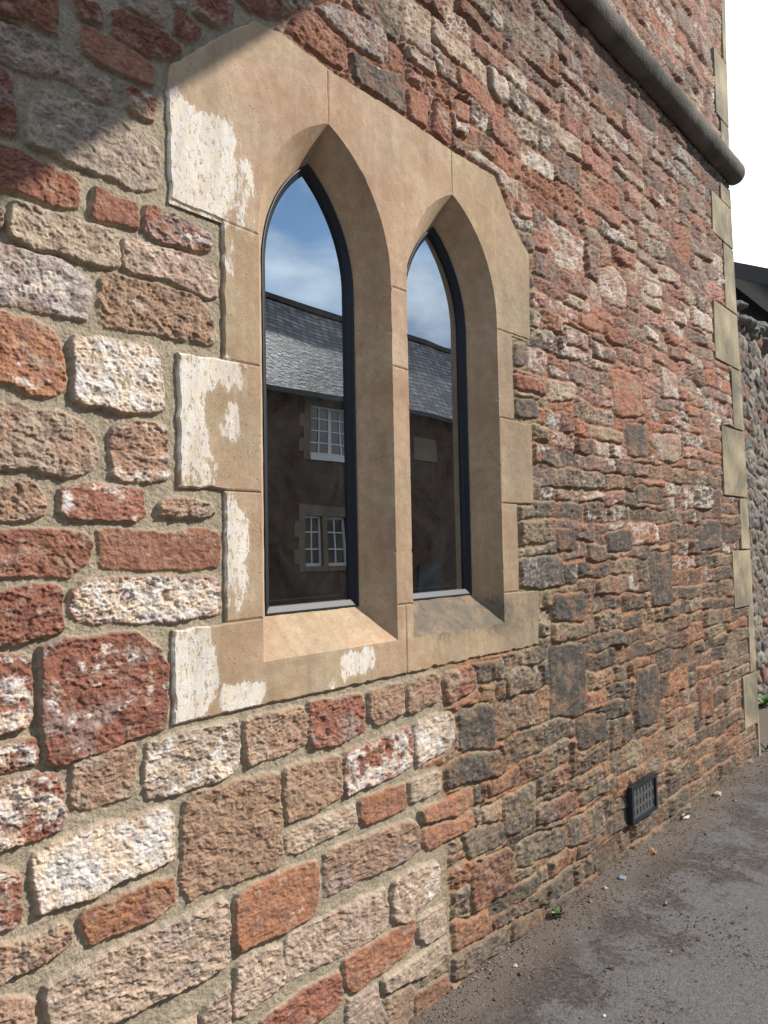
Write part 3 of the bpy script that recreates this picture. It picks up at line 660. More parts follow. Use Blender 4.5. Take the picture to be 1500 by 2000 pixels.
# ---- window frames and glass ----
def ring(mb,A,ya,B,yb,close=True):
    n=len(A); v_=[(x,ya,z_) for x,z_ in A]+[(x,yb,z_) for x,z_ in B]
    mb.add(v_,[(i,(i+1)%n,(i+1)%n+n,i+n) for i in range(n if close else n-1)])
def fr_out(cx,off):       # frame contour moved inward by off
    P=outline(cx,HF-off,ZF,RF-off,SILLB+off,28,14); return P
for wi,cx in enumerate((C1,C2)):
    w=empty('window',(cx,WY+FD,SILLB)); w.parent=bld; w.matrix_parent_inverse=Matrix.Translation(-bld.location)
    if True:
        w['label']='left arched window reflecting the slate roof and cottage windows' if wi==0 else 'right arched window reflecting blue sky and a plain stone wall'
    mb=MB(); y0=WY+FD
    prof=[(.0,y0+.012),(.0005,y0+.001),(.002,y0),(.0045,y0),(.0055,y0+.002),(.0065,y0+.0028),(.0215,y0+.0115),(.0225,y0+.024)]
    rs=[(fr_out(cx,o_),y_) for o_,y_ in prof]
    for (A_,ya),(B_,yb) in zip(rs[:-1],rs[1:]): ring(mb,A_,ya,B_,yb)
    wp=lambda o_:(setattr(o_,'parent',w),setattr(o_,'matrix_parent_inverse',Matrix.Translation(-Vector((cx,WY+FD,SILLB)))))
    o=mb.build('frame',MATS['frame_metal']); wp(o)
    gp=fr_out(cx,.0222)[::-1]; n=len(gp); yg=y0+.0215
    me=bpy.data.meshes.new('pane'); me.from_pydata([(x,yg,z_) for x,z_ in gp],[],[tuple(range(n))]); 
    o=link('pane',me,MATS['pane']); wp(o)
    mb=MB(); ring(mb,fr_out(cx,.034),yg+.012,fr_out(cx,.0375),yg+.012); ring(mb,fr_out(cx,.034),yg+.012,fr_out(cx,.034),yg+.022)
    o=mb.build('spacer_bar',MATS['spacer']); wp(o)
    mb=MB(); ring(mb,fr_out(cx,.0262),yg+.004,fr_out(cx,.028),yg+.06); ring(mb,fr_out(cx,.028),yg+.06,fr_out(cx,-.03),yg+.08)
    o=mb.build('inner_frame',MATS['frame_metal']); wp(o)
    mb=MB(); ring(mb,fr_out(cx,-.03),yg+.08,fr_out(cx,-.16),yg+.42)
    o=mb.build('inner_reveal',MATS['plaster']); wp(o)
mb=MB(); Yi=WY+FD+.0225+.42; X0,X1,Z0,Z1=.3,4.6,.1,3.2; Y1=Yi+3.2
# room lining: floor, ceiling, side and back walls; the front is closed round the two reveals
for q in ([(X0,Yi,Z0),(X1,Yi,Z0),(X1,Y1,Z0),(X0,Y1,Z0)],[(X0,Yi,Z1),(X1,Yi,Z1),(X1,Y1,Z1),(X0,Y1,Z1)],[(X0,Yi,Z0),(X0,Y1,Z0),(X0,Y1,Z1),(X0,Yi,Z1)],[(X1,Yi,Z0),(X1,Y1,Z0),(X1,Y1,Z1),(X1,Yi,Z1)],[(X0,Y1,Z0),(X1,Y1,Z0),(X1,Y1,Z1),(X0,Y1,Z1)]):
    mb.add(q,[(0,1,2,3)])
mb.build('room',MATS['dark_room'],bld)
mb=MB(); mb.box(-3,5.25,WY+.06,WY+.065,2.95,6.5); mb.box(2.75,5.25,WY+.06,WY+.065,0,2.95); mb.box(-3,.9,WY+.06,WY+.065,0,2.95); mb.box(.9,2.75,WY+.06,WY+.065,0,1.0)
mb.box(-3,5.2,WY+.1,9,6.5,6.6); mb.box(5.2,5.25,WY+.07,9,0,6.55)
mb.build('wall_core',MATS['soffit'],bld)
# ---- quoins ----
for z0,z1,xi in QU:
    e0,e1=edge(z0),edge(z1); mb=MB(); n=8; g=.003
    P=[(xi,z0+g)]+[(e0+.003*random.uniform(-1,1),z0+g)]+[(edge(z0+(z1-z0)*q/n)+random.uniform(-.003,.003),z0+(z1-z0)*q/n) for q in range(1,n)]+[(e1,z1-g),(xi+random.uniform(-.006,.006),z1-g)]
    mb.prism(P,WY-.004,WY+.30); o=mb.build('quoin',MATS['quoin'],bld,bevel=.003)
# ---- string course ----
mr,mq,mz=.075,.02,3.842; mb=MB(); prof=[(WY+.03,mz+.085),(WY-.02,mz+.082)]+[(WY-mq-mr*math.cos(a),mz+mr*math.sin(a)) for a in np.linspace(1.15,-1.9,18)]+[(WY-.01,mz-.062),(WY+.03,mz-.062)]
xs=np.concatenate([np.arange(-3,5.33,.02),[5.345,5.36,5.372,5.38,5.384]]); V=[];F=[]; n=len(prof)
for i,x in enumerate(xs):
    e=max(0,(x-5.315)/.07); sc=math.sqrt(max(.0,1-e*e*.9)); 
    for k_,(y_,z_) in enumerate(prof):
        d=.004*fbm(np.array([x]),np.array([k_*.03]),9,4,260)[0]+.0015*fbm(np.array([x]),np.array([k_*.03]),50,3,262)[0]
        jn=.004 if (abs((x-.2)%.92)<.012) else 0
        cy,cz=WY-mq*.5,mz; V.append((x,cy+(y_-cy)*sc*(1+d*4)+jn,cz+(z_-cz)*sc*(1+d*4)))
for i in range(len(xs)-1):
    for k_ in range(n-1): q=i*n+k_; F.append((q,q+1,q+n+1,q+n))
q=(len(xs)-1)*n; F2=[tuple(range(q,q+n))]
me=bpy.data.meshes.new('string_course'); me.from_pydata(V,[],F+F2)
for p_ in me.polygons: p_.use_smooth=True
o=link('string_course',me,MATS['moulding'],bld)
# return of the course round the corner
# ---- canopy added out of view to shade the top left of the wall ----
mb=MB(); mb.box(2.34,3.139,-1.05,.22,4.6,4.65); mb.box(2.36,2.42,.2,WY,4.61,4.67); mb.box(2.70,2.76,.2,WY,4.61,4.67); mb.build('shadow_caster',MATS['soffit'],bld)
# ---- air vent ----
vx0,vx1,vz0,vz1=3.372,3.662,.138,.305
vt=MB(); t_=.016
vt.box(vx0,vx1,WY-.028,WY+.01,vz1-t_,vz1); vt.box(vx0,vx1,WY-.028,WY+.01,vz0,vz0+t_); vt.box(vx0,vx0+t_,WY-.028,WY+.01,vz0+t_,vz1-t_); vt.box(vx1-t_,vx1,WY-.028,WY+.01,vz0+t_,vz1-t_)
vent=empty('air_vent',((vx0+vx1)/2,WY-.02,vz0)); vent.parent=bld; vent.matrix_parent_inverse=Matrix.Translation(-bld.location)
def vp(o): o.parent=vent; o.matrix_parent_inverse=Matrix.Translation(-Vector(((vx0+vx1)/2,WY-.02,vz0)))
vp(vt.build('frame',MATS['vent_plastic']))
g=MB(); x0,x1,z0,z1=vx0+t_+.001,vx1-t_-.001,vz0+t_+.001,vz1-t_-.001; rowsz=[z0+(z1-z0)*q for q in (.18,.5,.82)]; hh_=.0145; ncol=7
zc=z0
for rz in rowsz:
    g.box(x0,x1,WY-.019,WY-.012,zc,rz-hh_)
    cw=(x1-x0)/ncol
    for k_ in range(ncol+1):
        a_=x0+cw*k_-.0125; b2=a_+.025; g.box(max(a_,x0),min(b2,x1),WY-.019,WY-.012,rz-hh_,rz+hh_)
    zc=rz+hh_
g.box(x0,x1,WY-.019,WY-.012,zc,z1)
vp(g.build('grille',MATS['vent_grille']))
g=MB(); g.box(x0,x1,WY-.004,WY-.001,z0,z1); vp(g.build('backing',MATS['vent_void']))
# ================= ground =================
m,t,p=newmat('asphalt',.88,.3); v=objc(t)
vo=nt(t,'ShaderNodeTexVoronoi',_Vector=v,_Scale=150.); vs=nt(t,'ShaderNodeTexVoronoi',_Vector=v,_Scale=70.)
c=mix(t,ramp(t,noise(t,v,2.2,6.,.6),[(.3,0.),(.7,1.)]),(.098,.096,.094),(.138,.135,.132))
c=mix(t,.5,c,mix(t,nt(t,'ShaderNodeSeparateColor',_0=vo.outputs['Color']).outputs[0],(.04,.039,.037),(.21,.20,.192)))
c=mix(t,ramp(t,noise(t,v,30.,6.,.7),[(.35,0.),(.7,1.)]),c,mix(t,.5,c,(.17,.155,.14)))
sx=nt(t,'ShaderNodeSeparateXYZ',_0=v); yy=sx.outputs[1]
# brown leaf mould and moss lying in patches along the wall foot, grit right against it
strip_=math_(t,'MULTIPLY',ramp(t,yy,[(.0,0.),(1.,1.)]),1.)
near=nt(t,'ShaderNodeMapRange',_Value=yy); near.inputs[1].default_value=.75; near.inputs[2].default_value=1.3
nb=math_(t,'ADD',math_(t,'MULTIPLY',noise(t,v,4.2,6.,.6,.4),.6),math_(t,'MULTIPLY',noise(t,v,38.,6.,.75),.4))
mo=ramp(t,math_(t,'MULTIPLY_ADD',near.outputs[0],.17,nb),[(.605,0.),(.67,1.)])
mo=math_(t,'MULTIPLY',mo,ramp(t,noise(t,v,60.,5.,.7),[(.35,.25),(.6,1.)]))
c=mix(t,math_(t,'MULTIPLY',mo,.9),c,(.045,.027,.015))
nr=nt(t,'ShaderNodeMapRange',_Value=math_(t,'MULTIPLY_ADD',noise(t,v,9.,5.,.6),.16,yy)); nr.inputs[1].default_value=1.36; nr.inputs[2].default_value=1.5
c=mix(t,math_(t,'MULTIPLY',nr.outputs[0],.8),c,mix(t,noise(t,v,110.,4.,.7),(.06,.045,.035),(.26,.20,.155)))
t.links.new(c,p.inputs['Base Color'])
h=math_(t,'ADD',math_(t,'MULTIPLY',vo.outputs['Distance'],-.4),math_(t,'MULTIPLY',noise(t,v,240.,4.,.75),.9)); h=math_(t,'MULTIPLY_ADD',noise(t,v,25.,3.),.8,h)
bump(t,p,h,.0042,.9)
G=500; gx=np.concatenate([[-G,-60,-12],np.arange(-3,8.01,.25),[12,30,80,G]]); gy=np.concatenate([[-G,-60,-20,-8],np.arange(-3,2.6,.25),[6,30,G]])
V=[];F=[]
for i,x in enumerate(gx):
    for j,y in enumerate(gy): V.append((x,y,(.006*fbm(np.array([x]),np.array([y]),.9,2,300)[0] if -3<x<8 and -3<y<1.2 else 0)))
ny=len(gy)
for i in range(len(gx)-1):
    for j in range(ny-1): q=i*ny+j; F.append((q,q+ny,q+ny+1,q+1))
me=mesh_np('ground',V,F,None,True); o=link('ground',me,MATS['asphalt']); tag(o,'grey asphalt lane with grit and brown leaf mould along the wall','lane',kind='structure')
# loose grit
m,t,p=newmat('grit',.85,.3); t.links.new(nt(t,'ShaderNodeVertexColor',layer_name='col').outputs[0],p.inputs['Base Color'])
octv=np.array([(1,0,0),(-1,0,0),(0,1,0),(0,-1,0),(0,0,1),(0,0,-1)],float); octf=np.array([(0,2,4),(2,1,4),(1,3,4),(3,0,4),(2,0,5),(1,2,5),(3,1,5),(0,3,5)])
def rocks(n,pos,size,cols):
    V=np.zeros((n,6,3)); 
    for i in range(6):
        V[:,i]=octv[i]*(1+RNG.uniform(-.35,.35,(n,3)))+RNG.uniform(-.25,.25,(n,3))
    V*=size[:,None,None]*np.array([1,1,.6]); a=RNG.uniform(0,6.28,n); ca,sa=np.cos(a)[:,None],np.sin(a)[:,None]
    x=V[:,:,0]*1.3*ca-V[:,:,1]*sa; y=V[:,:,0]*1.3*sa+V[:,:,1]*ca; V[:,:,0]=x;V[:,:,1]=y; V+=pos[:,None,:]
    F=(octf[None]+np.arange(n)[:,None,None]*6).reshape(-1,3); return V.reshape(-1,3),F,np.repeat(cols,6,0)
pal=np.array([(.12,.11,.10),(.20,.18,.155),(.07,.065,.06),(.27,.22,.16),(.25,.12,.08),(.34,.31,.27),(.10,.085,.07),(.15,.13,.12)])
n=9000; u=RNG.rand(n); yy_=np.where(RNG.rand(n)<.45,1.5-np.abs(RNG.normal(0,.09,n)),1.5-RNG.rand(n)*1.7); xx_=1.2+RNG.rand(n)**1.25*5.4
sz=np.clip(RNG.lognormal(-6.35,.5,n),.0007,.008); sz=np.where(yy_<1.25,sz*.8,sz); yy_=np.minimum(yy_,1.495)
V,F,Cc=rocks(n,np.stack([xx_,yy_,sz*.3+.001],1),sz,pal[RNG.choice(len(pal),n,p=[.2,.2,.17,.1,.07,.06,.1,.1])]*RNG.uniform(.8,1.2,(n,1)))
nl=9000; px_=2.2+RNG.rand(nl)*4; py_=1.47-RNG.rand(nl)**1.3*.75; kk=(fbm(px_,py_*1.4,2.6,4,310,.6)+.35*(py_-1.1))>.12; px_,py_=px_[kk],py_[kk]; nl=len(px_)
sz2=np.clip(RNG.lognormal(-5.9,.45,nl),.001,.007); V2,F2_,C2_=rocks(nl,np.stack([px_,py_,np.full(nl,.002)],1),sz2,np.array([(.075,.045,.025),(.05,.034,.02),(.12,.075,.04),(.17,.11,.06)])[RNG.choice(4,nl,p=[.4,.35,.17,.08])])
V2[:,2]*=.35; F=np.concatenate([F,F2_+len(V)]); V=np.concatenate([V,V2]); Cc=np.concatenate([Cc,C2_])
o=link('grit',mesh_np('grit',V,F,{'col':Cc}),MATS['grit']); tag(o,'loose grit, tiny chips and brown leaf crumbs scattered over the lane','grit',kind='stuff')
# ---- counted debris ----
simple('pale_pebble',(.62,.57,.48),.8,.3,.12,60); simple('slate_chip',(.22,.27,.31),.5,.5,.12,60); simple('tan_pebble',(.42,.31,.20),.85,.2,.2,60); simple('leaf_orange',(.30,.145,.07),.7,.3,.25,80)
simple('leaf_green',(.075,.14,.03),.6,.35,.3,60); simple('leaf_yellow',(.26,.24,.05),.6,.3,.2,60); simple('twig',(.22,.15,.09),.9,.2,.2,60)
def pebble(x,y,sx,sy,sz_,mat,name,label,cat,group=None,rz=0.,seed=0):
    bm=bmesh.new(); bmesh.ops.create_icosphere(bm,subdivisions=2,radius=1); rr=random.Random(seed)
    ph=[rr.uniform(0,6) for _ in range(3)]
    for v_ in bm.verts:
        k_=1+.16*math.sin(3*v_.co.x+ph[0])+.13*math.sin(4*v_.co.y+ph[1])+.1*math.sin(5*v_.co.z+ph[2]); v_.co=Vector((v_.co.x*sx*k_,v_.co.y*sy*k_,max(v_.co.z,-.5)*sz_*k_))
    me=bpy.data.meshes.new(name); bm.to_mesh(me); bm.free(); o=link(name,me,mat); o.location=(x,y,sz_*.5); o.rotation_euler=(0,0,rz)
    return tag(o,label,cat,group)
pebble(3.126,1.42,.022,.014,.006,MATS['slate_chip'],'slate_chip','flat blue grey slate chip on the ground near the wall, left of the air vent','stone chip',rz=.3,seed=1)
pebble(4.005,1.47,.028,.018,.010,MATS['pale_pebble'],'pebble','pale cream pebble on the ground to the right of the air vent','pebble','pebbles along the foot of the wall',.2,2)
pebble(2.262,1.415,.0085,.007,.005,MATS['pale_pebble'],'pebble','small white pebble on the asphalt at the near end of the wall foot','pebble','pebbles along the foot of the wall',.9,3)
pebble(2.993,1.435,.013,.009,.006,MATS['tan_pebble'],'pebble','small tan pebble just left of the blue grey slate chip','pebble','pebbles along the foot of the wall',.5,4)
pebble(4.467,1.455,.035,.02,.014,MATS['tan_pebble'],'pebble','largest tan pebble near the wall foot towards the far corner','pebble','pebbles along the foot of the wall',.1,5)
pebble(2.192,1.067,.006,.005,.004,MATS['pale_pebble'],'pebble','tiny white pebble lowest in the open asphalt','pebble','pebbles on the open asphalt',.2,6)
pebble(2.672,1.048,.006,.005,.004,MATS['tan_pebble'],'pebble','tiny tan pebble out on the open asphalt','pebble','pebbles on the open asphalt',.2,7)
def leafmesh(name,w_,l_,mat,lobes=3):
    V=[];n=14
    for i in range(n):
        a=2*math.pi*i/n; r=1+.35*math.sin(lobes*a+1); V.append((l_*r*math.cos(a),w_*r*math.sin(a),.004+.006*math.sin(2*a+.4)))
    V.append((0,0,.007)); me=bpy.data.meshes.new(name); me.from_pydata(V,[],[(i,(i+1)%n,n) for i in range(n)]); return link(name,me,mat)
o=leafmesh('fallen_leaf',.018,.034,MATS['leaf_orange'],5); o.location=(3.473,1.425,.001); o.rotation_euler=(0,0,.4); tag(o,'curled orange dead leaf lying by the wall below the air vent','leaf')
for i,(x,y,lb) in enumerate(((3.003,1.191,'small brown leaf scrap nearest the wall on the asphalt'),(2.447,1.158,'small red brown leaf scrap in the lower middle of the asphalt'),(4.419,1.352,'brown leaf scrap farthest along the lane'))):
    o=leafmesh('leaf_scrap',.006,.012,MATS['leaf_orange'],3); o.location=(x,y,.001); o.rotation_euler=(0,0,i*1.3); tag(o,lb,'leaf','leaf scraps on the lane')
def weed(x,y,s,n,label,grassy=False,seed=0):
    rr=random.Random(seed); w=empty('weed',(x,y,0)); tag(w,label,'weed','weeds at the foot of the walls')
    mb=MB(); my=MB()
    for i in range(n):
        a=rr.uniform(0,6.28) if not grassy else rr.uniform(0,6.28); el=rr.uniform(.35,1.1) if not grassy else rr.uniform(.8,1.4); L=s*rr.uniform(.55,1.); wd=L*(.26 if not grassy else .05)
        pts=[]; m_=6
        for q in range(m_+1):
            u=q/m_; r=L*u*math.cos(el*(1-.5*u)); z_=L*(u*math.sin(el)-.45*u*u*(.6 if not grassy else .35)); ww=wd*math.sin(math.pi*(u**(.9 if grassy else 1.5))*.97+.02) if not grassy else wd*(1-u)
            cx_,cy_=x+r*math.cos(a),y+r*math.sin(a); sxn,syn=-math.sin(a)*ww,math.cos(a)*ww
            pts+= [(cx_-sxn,cy_-syn,max(.002,z_+.004)+ww*.25),(cx_,cy_,max(.002,z_+.001)),(cx_+sxn,cy_+syn,max(.002,z_+.004)+ww*.25)]
        (my if (i%5==4 and not grassy) else mb).add(pts,[(q*3+e,q*3+e+1,q*3+e+4,q*3+e+3) for q in range(m_) for e in (0,1)])
    o=mb.build('leaves',MATS['leaf_green']); o.parent=w; o.matrix_parent_inverse=Matrix.Translation(-w.location)
    if my.v: o=my.build('yellow_leaf',MATS['leaf_yellow']); o.parent=w; o.matrix_parent_inverse=Matrix.Translation(-w.location)
weed(2.665,1.468,.044,11,'small broad leaved green weed at the near foot of the wall',False,3)
weed(5.60,1.50,.10,16,'grass tuft at the outer foot of the quoined corner',True,4)
weed(7.1,1.9,.16,18,'larger green clump at the foot of the cobble wall',False,5)
weed(3.98,1.478,.055,8,'sparse dark sprig beyond the air vent at the wall foot',True,6)
# ================= cobble boundary wall =================
def cobble(x0,x1,z1f,st,sz_):
    xs=np.arange(x0,x1,st); nz=int(3.6/sz_); T=np.linspace(0,1,nz); X=np.repeat(xs[:,None],nz,1); top=z1f(xs)[:,None]; Z=-.05+(top+.05)*T[None]
    wx=X+.10*fbm(X,Z,2.6,4,400); wz=Z+.07*fbm(X,Z,3,4,401); U=wx/.17; Wv=wz/.125
    ui=np.floor(U).astype(int); wi=np.floor(Wv).astype(int); d1=np.full(X.shape,9.); d2=d1.copy(); ci=np.zeros(X.shape,int)
    for a in (-1,0,1):
        for b2 in (-1,0,1):
            hsh=PERM[(PERM[(ui+a)&255]+(wi+b2))&255]; px_=ui+a+.5+.36*np.cos(hsh*1.7)+.0; pz_=wi+b2+.5+.34*np.sin(hsh*2.3)
            d=np.hypot(U-px_,Wv-pz_); c1=d<d1; d2=np.where(c1,d1,np.minimum(d2,d)); ci=np.where(c1,hsh,ci); d1=np.where(c1,d,d1)
    e=d2-d1; dome=np.sqrt(np.clip(ss(.02,.55,e),0,1)); h=-.03+-.0+.028*dome*(.6+.5*((ci%7)/7))+.012*fbm(X,Z,18,5,410)+.003*fbm(X,Z,90,3,412)
    pal_=np.array([(.22,.185,.15),(.15,.135,.12),(.26,.215,.17),(.12,.11,.10),(.24,.13,.09),(.19,.155,.125),(.30,.26,.215),(.20,.15,.12)]); c=pal_[ci%8]
    c=c*(1+.22*fbm(X,Z,30,4,420))[...,None]; mk=ss(.03,.14,e)[...,None]; mc=np.array([.19,.16,.125])*(1+.2*fbm(X,Z,20,3,422))[...,None]; c=mc*(1-mk)+c*mk
    lc=ss(.2,.45,fbm(X,Z,18,4,430))[...,None]*.4; c=c*(1-lc)+np.array([.33,.315,.28])*lc
    V=np.stack([X,2.0-h,Z],-1).reshape(-1,3); nx=len(xs); idx=np.arange(nx*nz).reshape(nx,nz)
    F=np.stack([idx[:-1,:-1],idx[1:,:-1],idx[1:,1:],idx[:-1,1:]],-1).reshape(-1,4); return V,F,c.reshape(-1,3)
ztop=lambda x:3.40-.055*(x-7.6)+.06*np.sin(x*9.)*.6+.05*np.sin(x*23+1)
bw=empty('boundary_wall',(9.,2.,0)); tag(bw,'grey rounded cobble boundary wall beyond the quoined corner','wall')
V1,F1,c1=cobble(5.3,10.5,ztop,.010,.010); V2,F2,c2=cobble(10.5,26,ztop,.05,.05)
def prt(o,w): o.parent=w; o.matrix_parent_inverse=Matrix.Translation(-w.location); return o
prt(link('stone_face',mesh_np('stone_face',np.concatenate([V1,V2]),np.concatenate([F1,F2+len(V1)]),{'col':np.clip(np.concatenate([c1,c2]),.01,.9)},True),MATS['masonry']),bw)
mb=MB(); mb.box(5.3,26,2.03,2.42,0,2.4); x=5.4
mb.build('core',MATS['soffit']); prt(bpy.data.objects['core'],bw)
bm=bmesh.new(); cl=[]
x=5.6
while x<13:
    w_=random.uniform(.10,.2); hgt=random.uniform(.07,.13); zt=float(ztop(np.array([x]))[()]) 
    for yy2 in (2.05,2.2,2.34):
        b2=bmesh.new(); bmesh.ops.create_icosphere(b2,subdivisions=3,radius=1); q0=random.uniform(0,6)
        for v_ in b2.verts:
            k_=1+.20*math.sin(3*v_.co.x+q0)+.18*math.sin(4*v_.co.z+q0*2)+.10*math.sin(9*v_.co.y+q0)+.06*math.sin(13*v_.co.x+q0*3); v_.co=Vector((x+v_.co.x*w_*.6*k_,yy2+random.uniform(-.0,.0)+v_.co.y*.11*k_,zt+.0+random.uniform(0,0)+v_.co.z*hgt*.62*k_))
        me=bpy.data.meshes.new('t'); b2.to_mesh(me); b2.free(); bm.from_mesh(me); bpy.data.meshes.remove(me)
    x+=w_
me=bpy.data.meshes.new('coping'); bm.to_mesh(me); bm.free(); simple('cobble',(.17,.16,.145),.93,.2,.55,9,.012,40)
for p_ in me.polygons: p_.use_smooth=True
prt(link('coping',me,MATS['cobble']),bw)
# ================= dark timber shed =================
m,t,p=newmat('black_board',.55,.4); v=objc(t); mpn=nt(t,'ShaderNodeMapping',_Vector=v); mpn.inputs['Scale'].default_value=(1,1,.08)
c=mix(t,noise(t,mpn.outputs[0],40.,5.),(.012,.014,.018),(.034,.038,.046)); t.links.new(c,p.inputs['Base Color'])
sh=empty('timber_shed',(10.,4.,0)); tag(sh,'black boarded timber shed rising behind the cobble wall','shed')
mb=MB(); y=2.62
while y<6.3:
    zt=4.30+.47*(y-2.3); zt2=4.30+.47*(y+.17-2.3); mb.prism([(0,0)],0,0) if False else None
    e=.012*((int(y/.18))%2); V=[(9.1-e,y,0),(9.1-e,y+.172,0),(9.1-e,y+.172,zt2-.1),(9.1-e,y,zt-.1),(9.16,y,0),(9.16,y+.172,0),(9.16,y+.172,zt2-.1),(9.16,y,zt-.1)]
    mb.add(V,[(0,1,2,3),(4,7,6,5),(0,4,5,1),(1,5,6,2),(2,6,7,3),(3,7,4,0)]); y+=.18
mb.add([(9.16,2.62,0),(14,2.62,0),(14,2.62,4.35),(9.16,2.62,4.35)],[(0,1,2,3)]); prt(mb.build('boarding',MATS['black_board']),sh)
mb=MB(); za=lambda y_:4.40+.47*(y_-2.3)
mb.add([(x_,y_,za(y_)+dz) for x_ in (9.0,14.2) for y_ in (2.18,6.4) for dz in (-.0,-.10)],[(0,1,3,2),(4,6,7,5),(0,4,5,1),(2,3,7,6),(0,2,6,4),(1,5,7,3)]); prt(mb.build('roof',MATS['black_board']),sh)
mb=MB(); mb.add([(x_,y_,za(y_)+dz) for x_ in (8.97,9.0) for y_ in (2.16,6.42) for dz in (.015,-.17)],[(0,1,3,2),(4,6,7,5),(0,4,5,1),(2,3,7,6),(0,2,6,4),(1,5,7,3)])
prt(mb.build('bargeboard',MATS['black_board']),sh)
mb=MB()
for y in (2.66,3.3): mb.box(9.04,9.085,y,y+.1,0,za(y)-.2)
prt(mb.build('post',MATS['black_board']),sh)
# ================= cottage across the lane (seen in the glass) =================
YF=2*1.6055-11.5; YR=2*1.6055-14.5; ZE,ZR=4.72,7.62; HX0,HX1=-8.,34.
hs=empty('stone_cottage',(12.,YF,0)); tag(hs,'two storey stone cottage row with grey slate roof, mirrored in the windows','house')
m,t,p=newmat('cottage_stone',.95,.15); v=objc(t)
mpn=nt(t,'ShaderNodeMapping',_Vector=v); mpn.inputs['Scale'].default_value=(1,.001,1); mpn.inputs['Rotation'].default_value=(0,0,0)
sx=nt(t,'ShaderNodeSeparateXYZ',_0=v); cx3=nt(t,'ShaderNodeCombineXYZ',_0=sx.outputs[0],_1=sx.outputs[2])
br=nt(t,'ShaderNodeTexBrick',_Vector=cx3.outputs[0],_Scale=1.,_Color1=(.085,.035,.026,1),_Color2=(.032,.022,.02,1),_Mortar=(.05,.04,.03,1)); br.inputs['Brick Width'].default_value=.32; br.inputs['Row Height'].default_value=.13; br.inputs['Mortar Size'].default_value=.012
c=mix(t,ramp(t,noise(t,v,6.,5.),[(.35,0.),(.65,1.)]),br.outputs[0],(.06,.045,.035)); t.links.new(c,p.inputs['Base Color']); bump(t,p,br.outputs['Fac'],.02)
m,t,p=newmat('slate',.62,.4); v=objc(t); sx=nt(t,'ShaderNodeSeparateXYZ',_0=v); cx3=nt(t,'ShaderNodeCombineXYZ',_0=sx.outputs[0],_1=sx.outputs[2])
br=nt(t,'ShaderNodeTexBrick',_Vector=cx3.outputs[0],_Scale=1.,_Color1=(.05,.055,.065,1),_Color2=(.20,.21,.23,1),_Mortar=(.02,.02,.02,1)); br.inputs['Brick Width'].default_value=.26; br.inputs['Row Height'].default_value=.15; br.inputs['Mortar Size'].default_value=.02
t.links.new(br.outputs[0],p.inputs['Base Color']); bump(t,p,math_(t,'MULTIPLY_ADD',noise(t,v,9.,5.),.8,br.outputs['Fac']),.05,.8)
simple('cottage_ashlar',(.125,.10,.075),.9,.2,.15,6); simple('white_paint',(.42,.45,.48),.45,.4,.04); simple('ridge_tile',(.035,.035,.038),.8,.3)
m,t,p=newmat('cottage_glass',.04,.8); p.inputs['Base Color'].default_value=(.02,.025,.03,1)
simple('curtain',(.3,.3,.3),.9,.1,.1,12)
UW=[(11.08,12.35,3.33,4.45)]+[(a,a+1.27,3.33,4.45) for a in (5.3,22.,27.6)]
LW=[(10.78,11.35,1.06,2.10),(11.50,12.07,1.06,2.10)]+[(a,a+.57,1.06,2.1) for a in (5.1,5.82,22.,22.72)]
# wall with openings: strips between windows
mb=MB(); zcuts=[0,1.06,2.10,3.33,4.45,ZE]
def wallrow(z0,z1,holes):
    x=HX0
    for a,b2,_,_ in sorted(holes): mb.box(x,a,YF-.35,YF,z0,z1); x=b2
    mb.box(x,HX1,YF-.35,YF,z0,z1)
wallrow(0,1.06,[]);wallrow(1.06,2.10,LW);wallrow(2.10,3.33,[]);wallrow(3.33,4.45,UW);wallrow(4.45,ZE,[])
mb.box(HX0,HX0+.3,2*YR-YF,YF-.35,0,ZE); mb.box(HX1-.3,HX1,2*YR-YF,YF-.35,0,ZE); mb.box(HX0,HX1,2*YR-YF-.3,2*YR-YF,0,ZE)
for xg in (HX0,HX1-.3): mb.add([(xg+e,y_,z_) for e in (0,.3) for y_,z_ in ((YF,ZE),(YR,ZR-.1),(2*YR-YF,ZE))],[(0,1,2),(3,5,4),(0,3,4,1),(1,4,5,2)])
prt(mb.build('wall',MATS['cottage_stone']),hs)
mb=MB(); dz=.05
def slab(ya,za_,yb,zb_): mb.add([(x_,y_,z_+e) for x_ in (HX0-.2,HX1+.2) for y_,z_ in ((ya,za_),(yb,zb_)) for e in (0,.09)],[(0,1,3,2),(4,6,7,5),(0,4,5,1),(2,3,7,6),(0,2,6,4),(1,5,7,3)])
sl_=(ZR-ZE)/(YF-YR); slab(YF+.22,ZE-.22*sl_+.02,YR,ZR+.02); slab(2*YR-YF-.22,ZE-.22*sl_+.02,YR,ZR+.02)
rf=prt(mb.build('roof',MATS['slate']),hs)
mb=MB(); mb.box(HX0-.2,HX1+.2,YR-.12,YR+.12,ZR+.06,ZR+.20); o=mb.build('ridge',MATS['ridge_tile']); prt(o,hs)
mb=MB(); mb.box(HX0-.2,HX1+.2,YF+.20,YF+.31,ZE-.20,ZE-.10); prt(mb.build('gutter',MATS['ridge_tile']),hs)
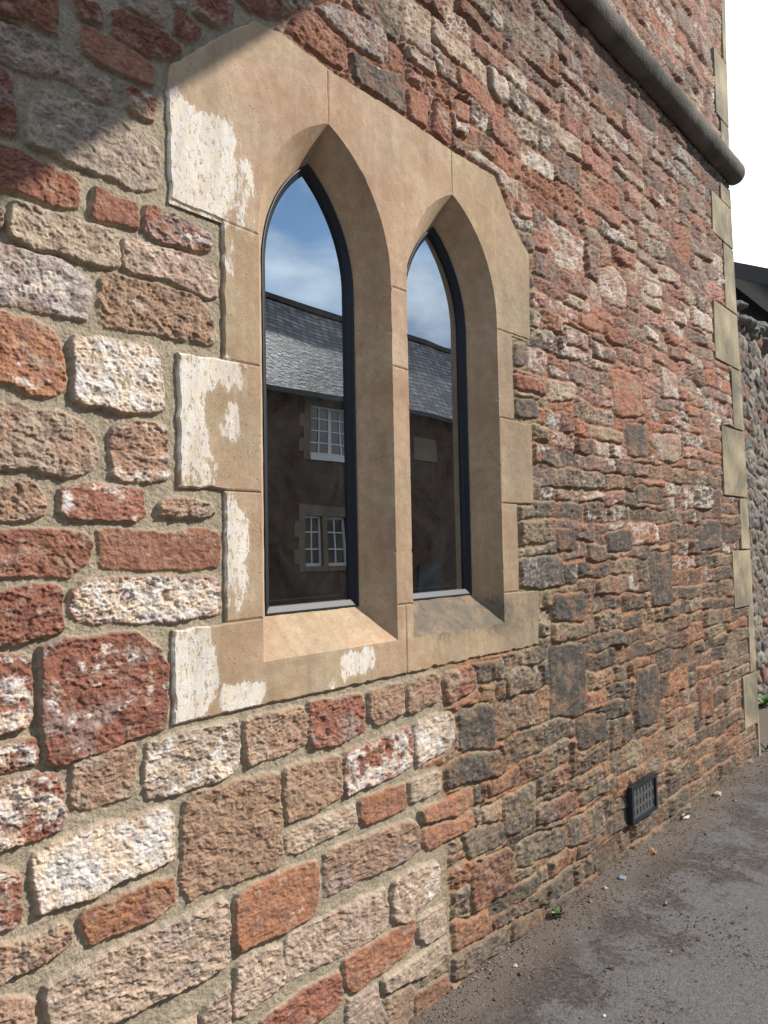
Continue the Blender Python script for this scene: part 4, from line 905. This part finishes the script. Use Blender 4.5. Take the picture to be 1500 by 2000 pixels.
def sash(a,b2,z0,z1,nx,nz,pair=False,side=''):
    w=empty('window',(a,YF,z0)); prt(w,hs); pw=lambda o:prt(o,w)
    fm=MB(); y0,y1=YF-.12,YF-.06; t_=.05
    fm.box(a,a+t_,y0,y1,z0,z1);fm.box(b2-t_,b2,y0,y1,z0,z1);fm.box(a+t_,b2-t_,y0,y1,z0,z0+t_*1.3);fm.box(a+t_,b2-t_,y0,y1,z1-t_,z1)
    for k_ in range(1,nx):
        x=a+(b2-a)*k_/nx; q=.045 if (pair and k_==nx//2) else .016; fm.box(x-q,x+q,y0+.01,y1-.01,z0+t_*1.3,z1-t_)
    for k_ in range(1,nz):
        z_=z0+(z1-z0)*k_/nz; fm.box(a+t_,b2-t_,y0+.013,y1-.013,z_-.014,z_+.014)
    pw(fm.build('frame',MATS['white_paint']))
    g=MB(); g.box(a+.01,b2-.01,y0+.02,y0+.03,z0+.01,z1-.01); pw(g.build('glass',MATS['cottage_glass']))
    g=MB(); g.box(a-.02,b2+.02,YF-.06,YF+.05,z0-.10,z0-.003); pw(g.build('sill',MATS['white_paint'] if pair else MATS['cottage_ashlar']))
    g=MB(); d=.02
    for (p_,q_,r_,s_,on) in ((a-.20,a-.005,z0-.1,z1+.22,side!='R'),(b2+.005,b2+.16,z0-.1,z1+.22,side!='L')):
        if on: g.box(p_,q_,YF-.02,YF+d,r_,s_)
        elif side=='R': g.box(a-.145,a-.006,YF-.02,YF+d,z0-.1,z1+.22)
    g.box(a-.004,b2+.004,YF-.02,YF+d,z1+.003,z1+.22)
    if side!='R':
        for k_ in range(2): g.box(a-.34,a-.202,YF-.02,YF+d,z0+.05+k_*.55,z0+.35+k_*.55)
    pw(g.build('stone_trim',MATS['cottage_ashlar']))
    for s_ in (0,1):
        xa=a+.06 if s_==0 else b2-.06-(b2-a)*.26; n=20; V=[]
        for q in range(n+1):
            x=xa+(b2-a)*.26*q/n; yq=y0-.03+.012*math.sin(q*1.9); V+=[(x,yq,z0+.08),(x,yq,z1-.06)]
        g=MB(); g.add(V,[(2*q,2*q+2,2*q+3,2*q+1) for q in range(n)]); pw(g.build('curtain',MATS['curtain'],smooth=True))
for w_ in UW: sash(*w_,4,4,True)
for i,w_ in enumerate(LW): sash(*w_,2,3,False,'LR'[i%2])
mb=MB(); mb.box(14.38,15.25,YF-.02,YF+.03,3.50,4.03); prt(mb.build('stone_panel',MATS['cottage_ashlar']),hs)
simple('door_paint',(.012,.022,.026),.5,.4); mb=MB(); mb.box(14.5,15.35,YF-.02,YF+.05,0.,.95); prt(mb.build('door',MATS['door_paint']),hs)
print('verts',len(wall_me.vertices),'stones',len(stones))
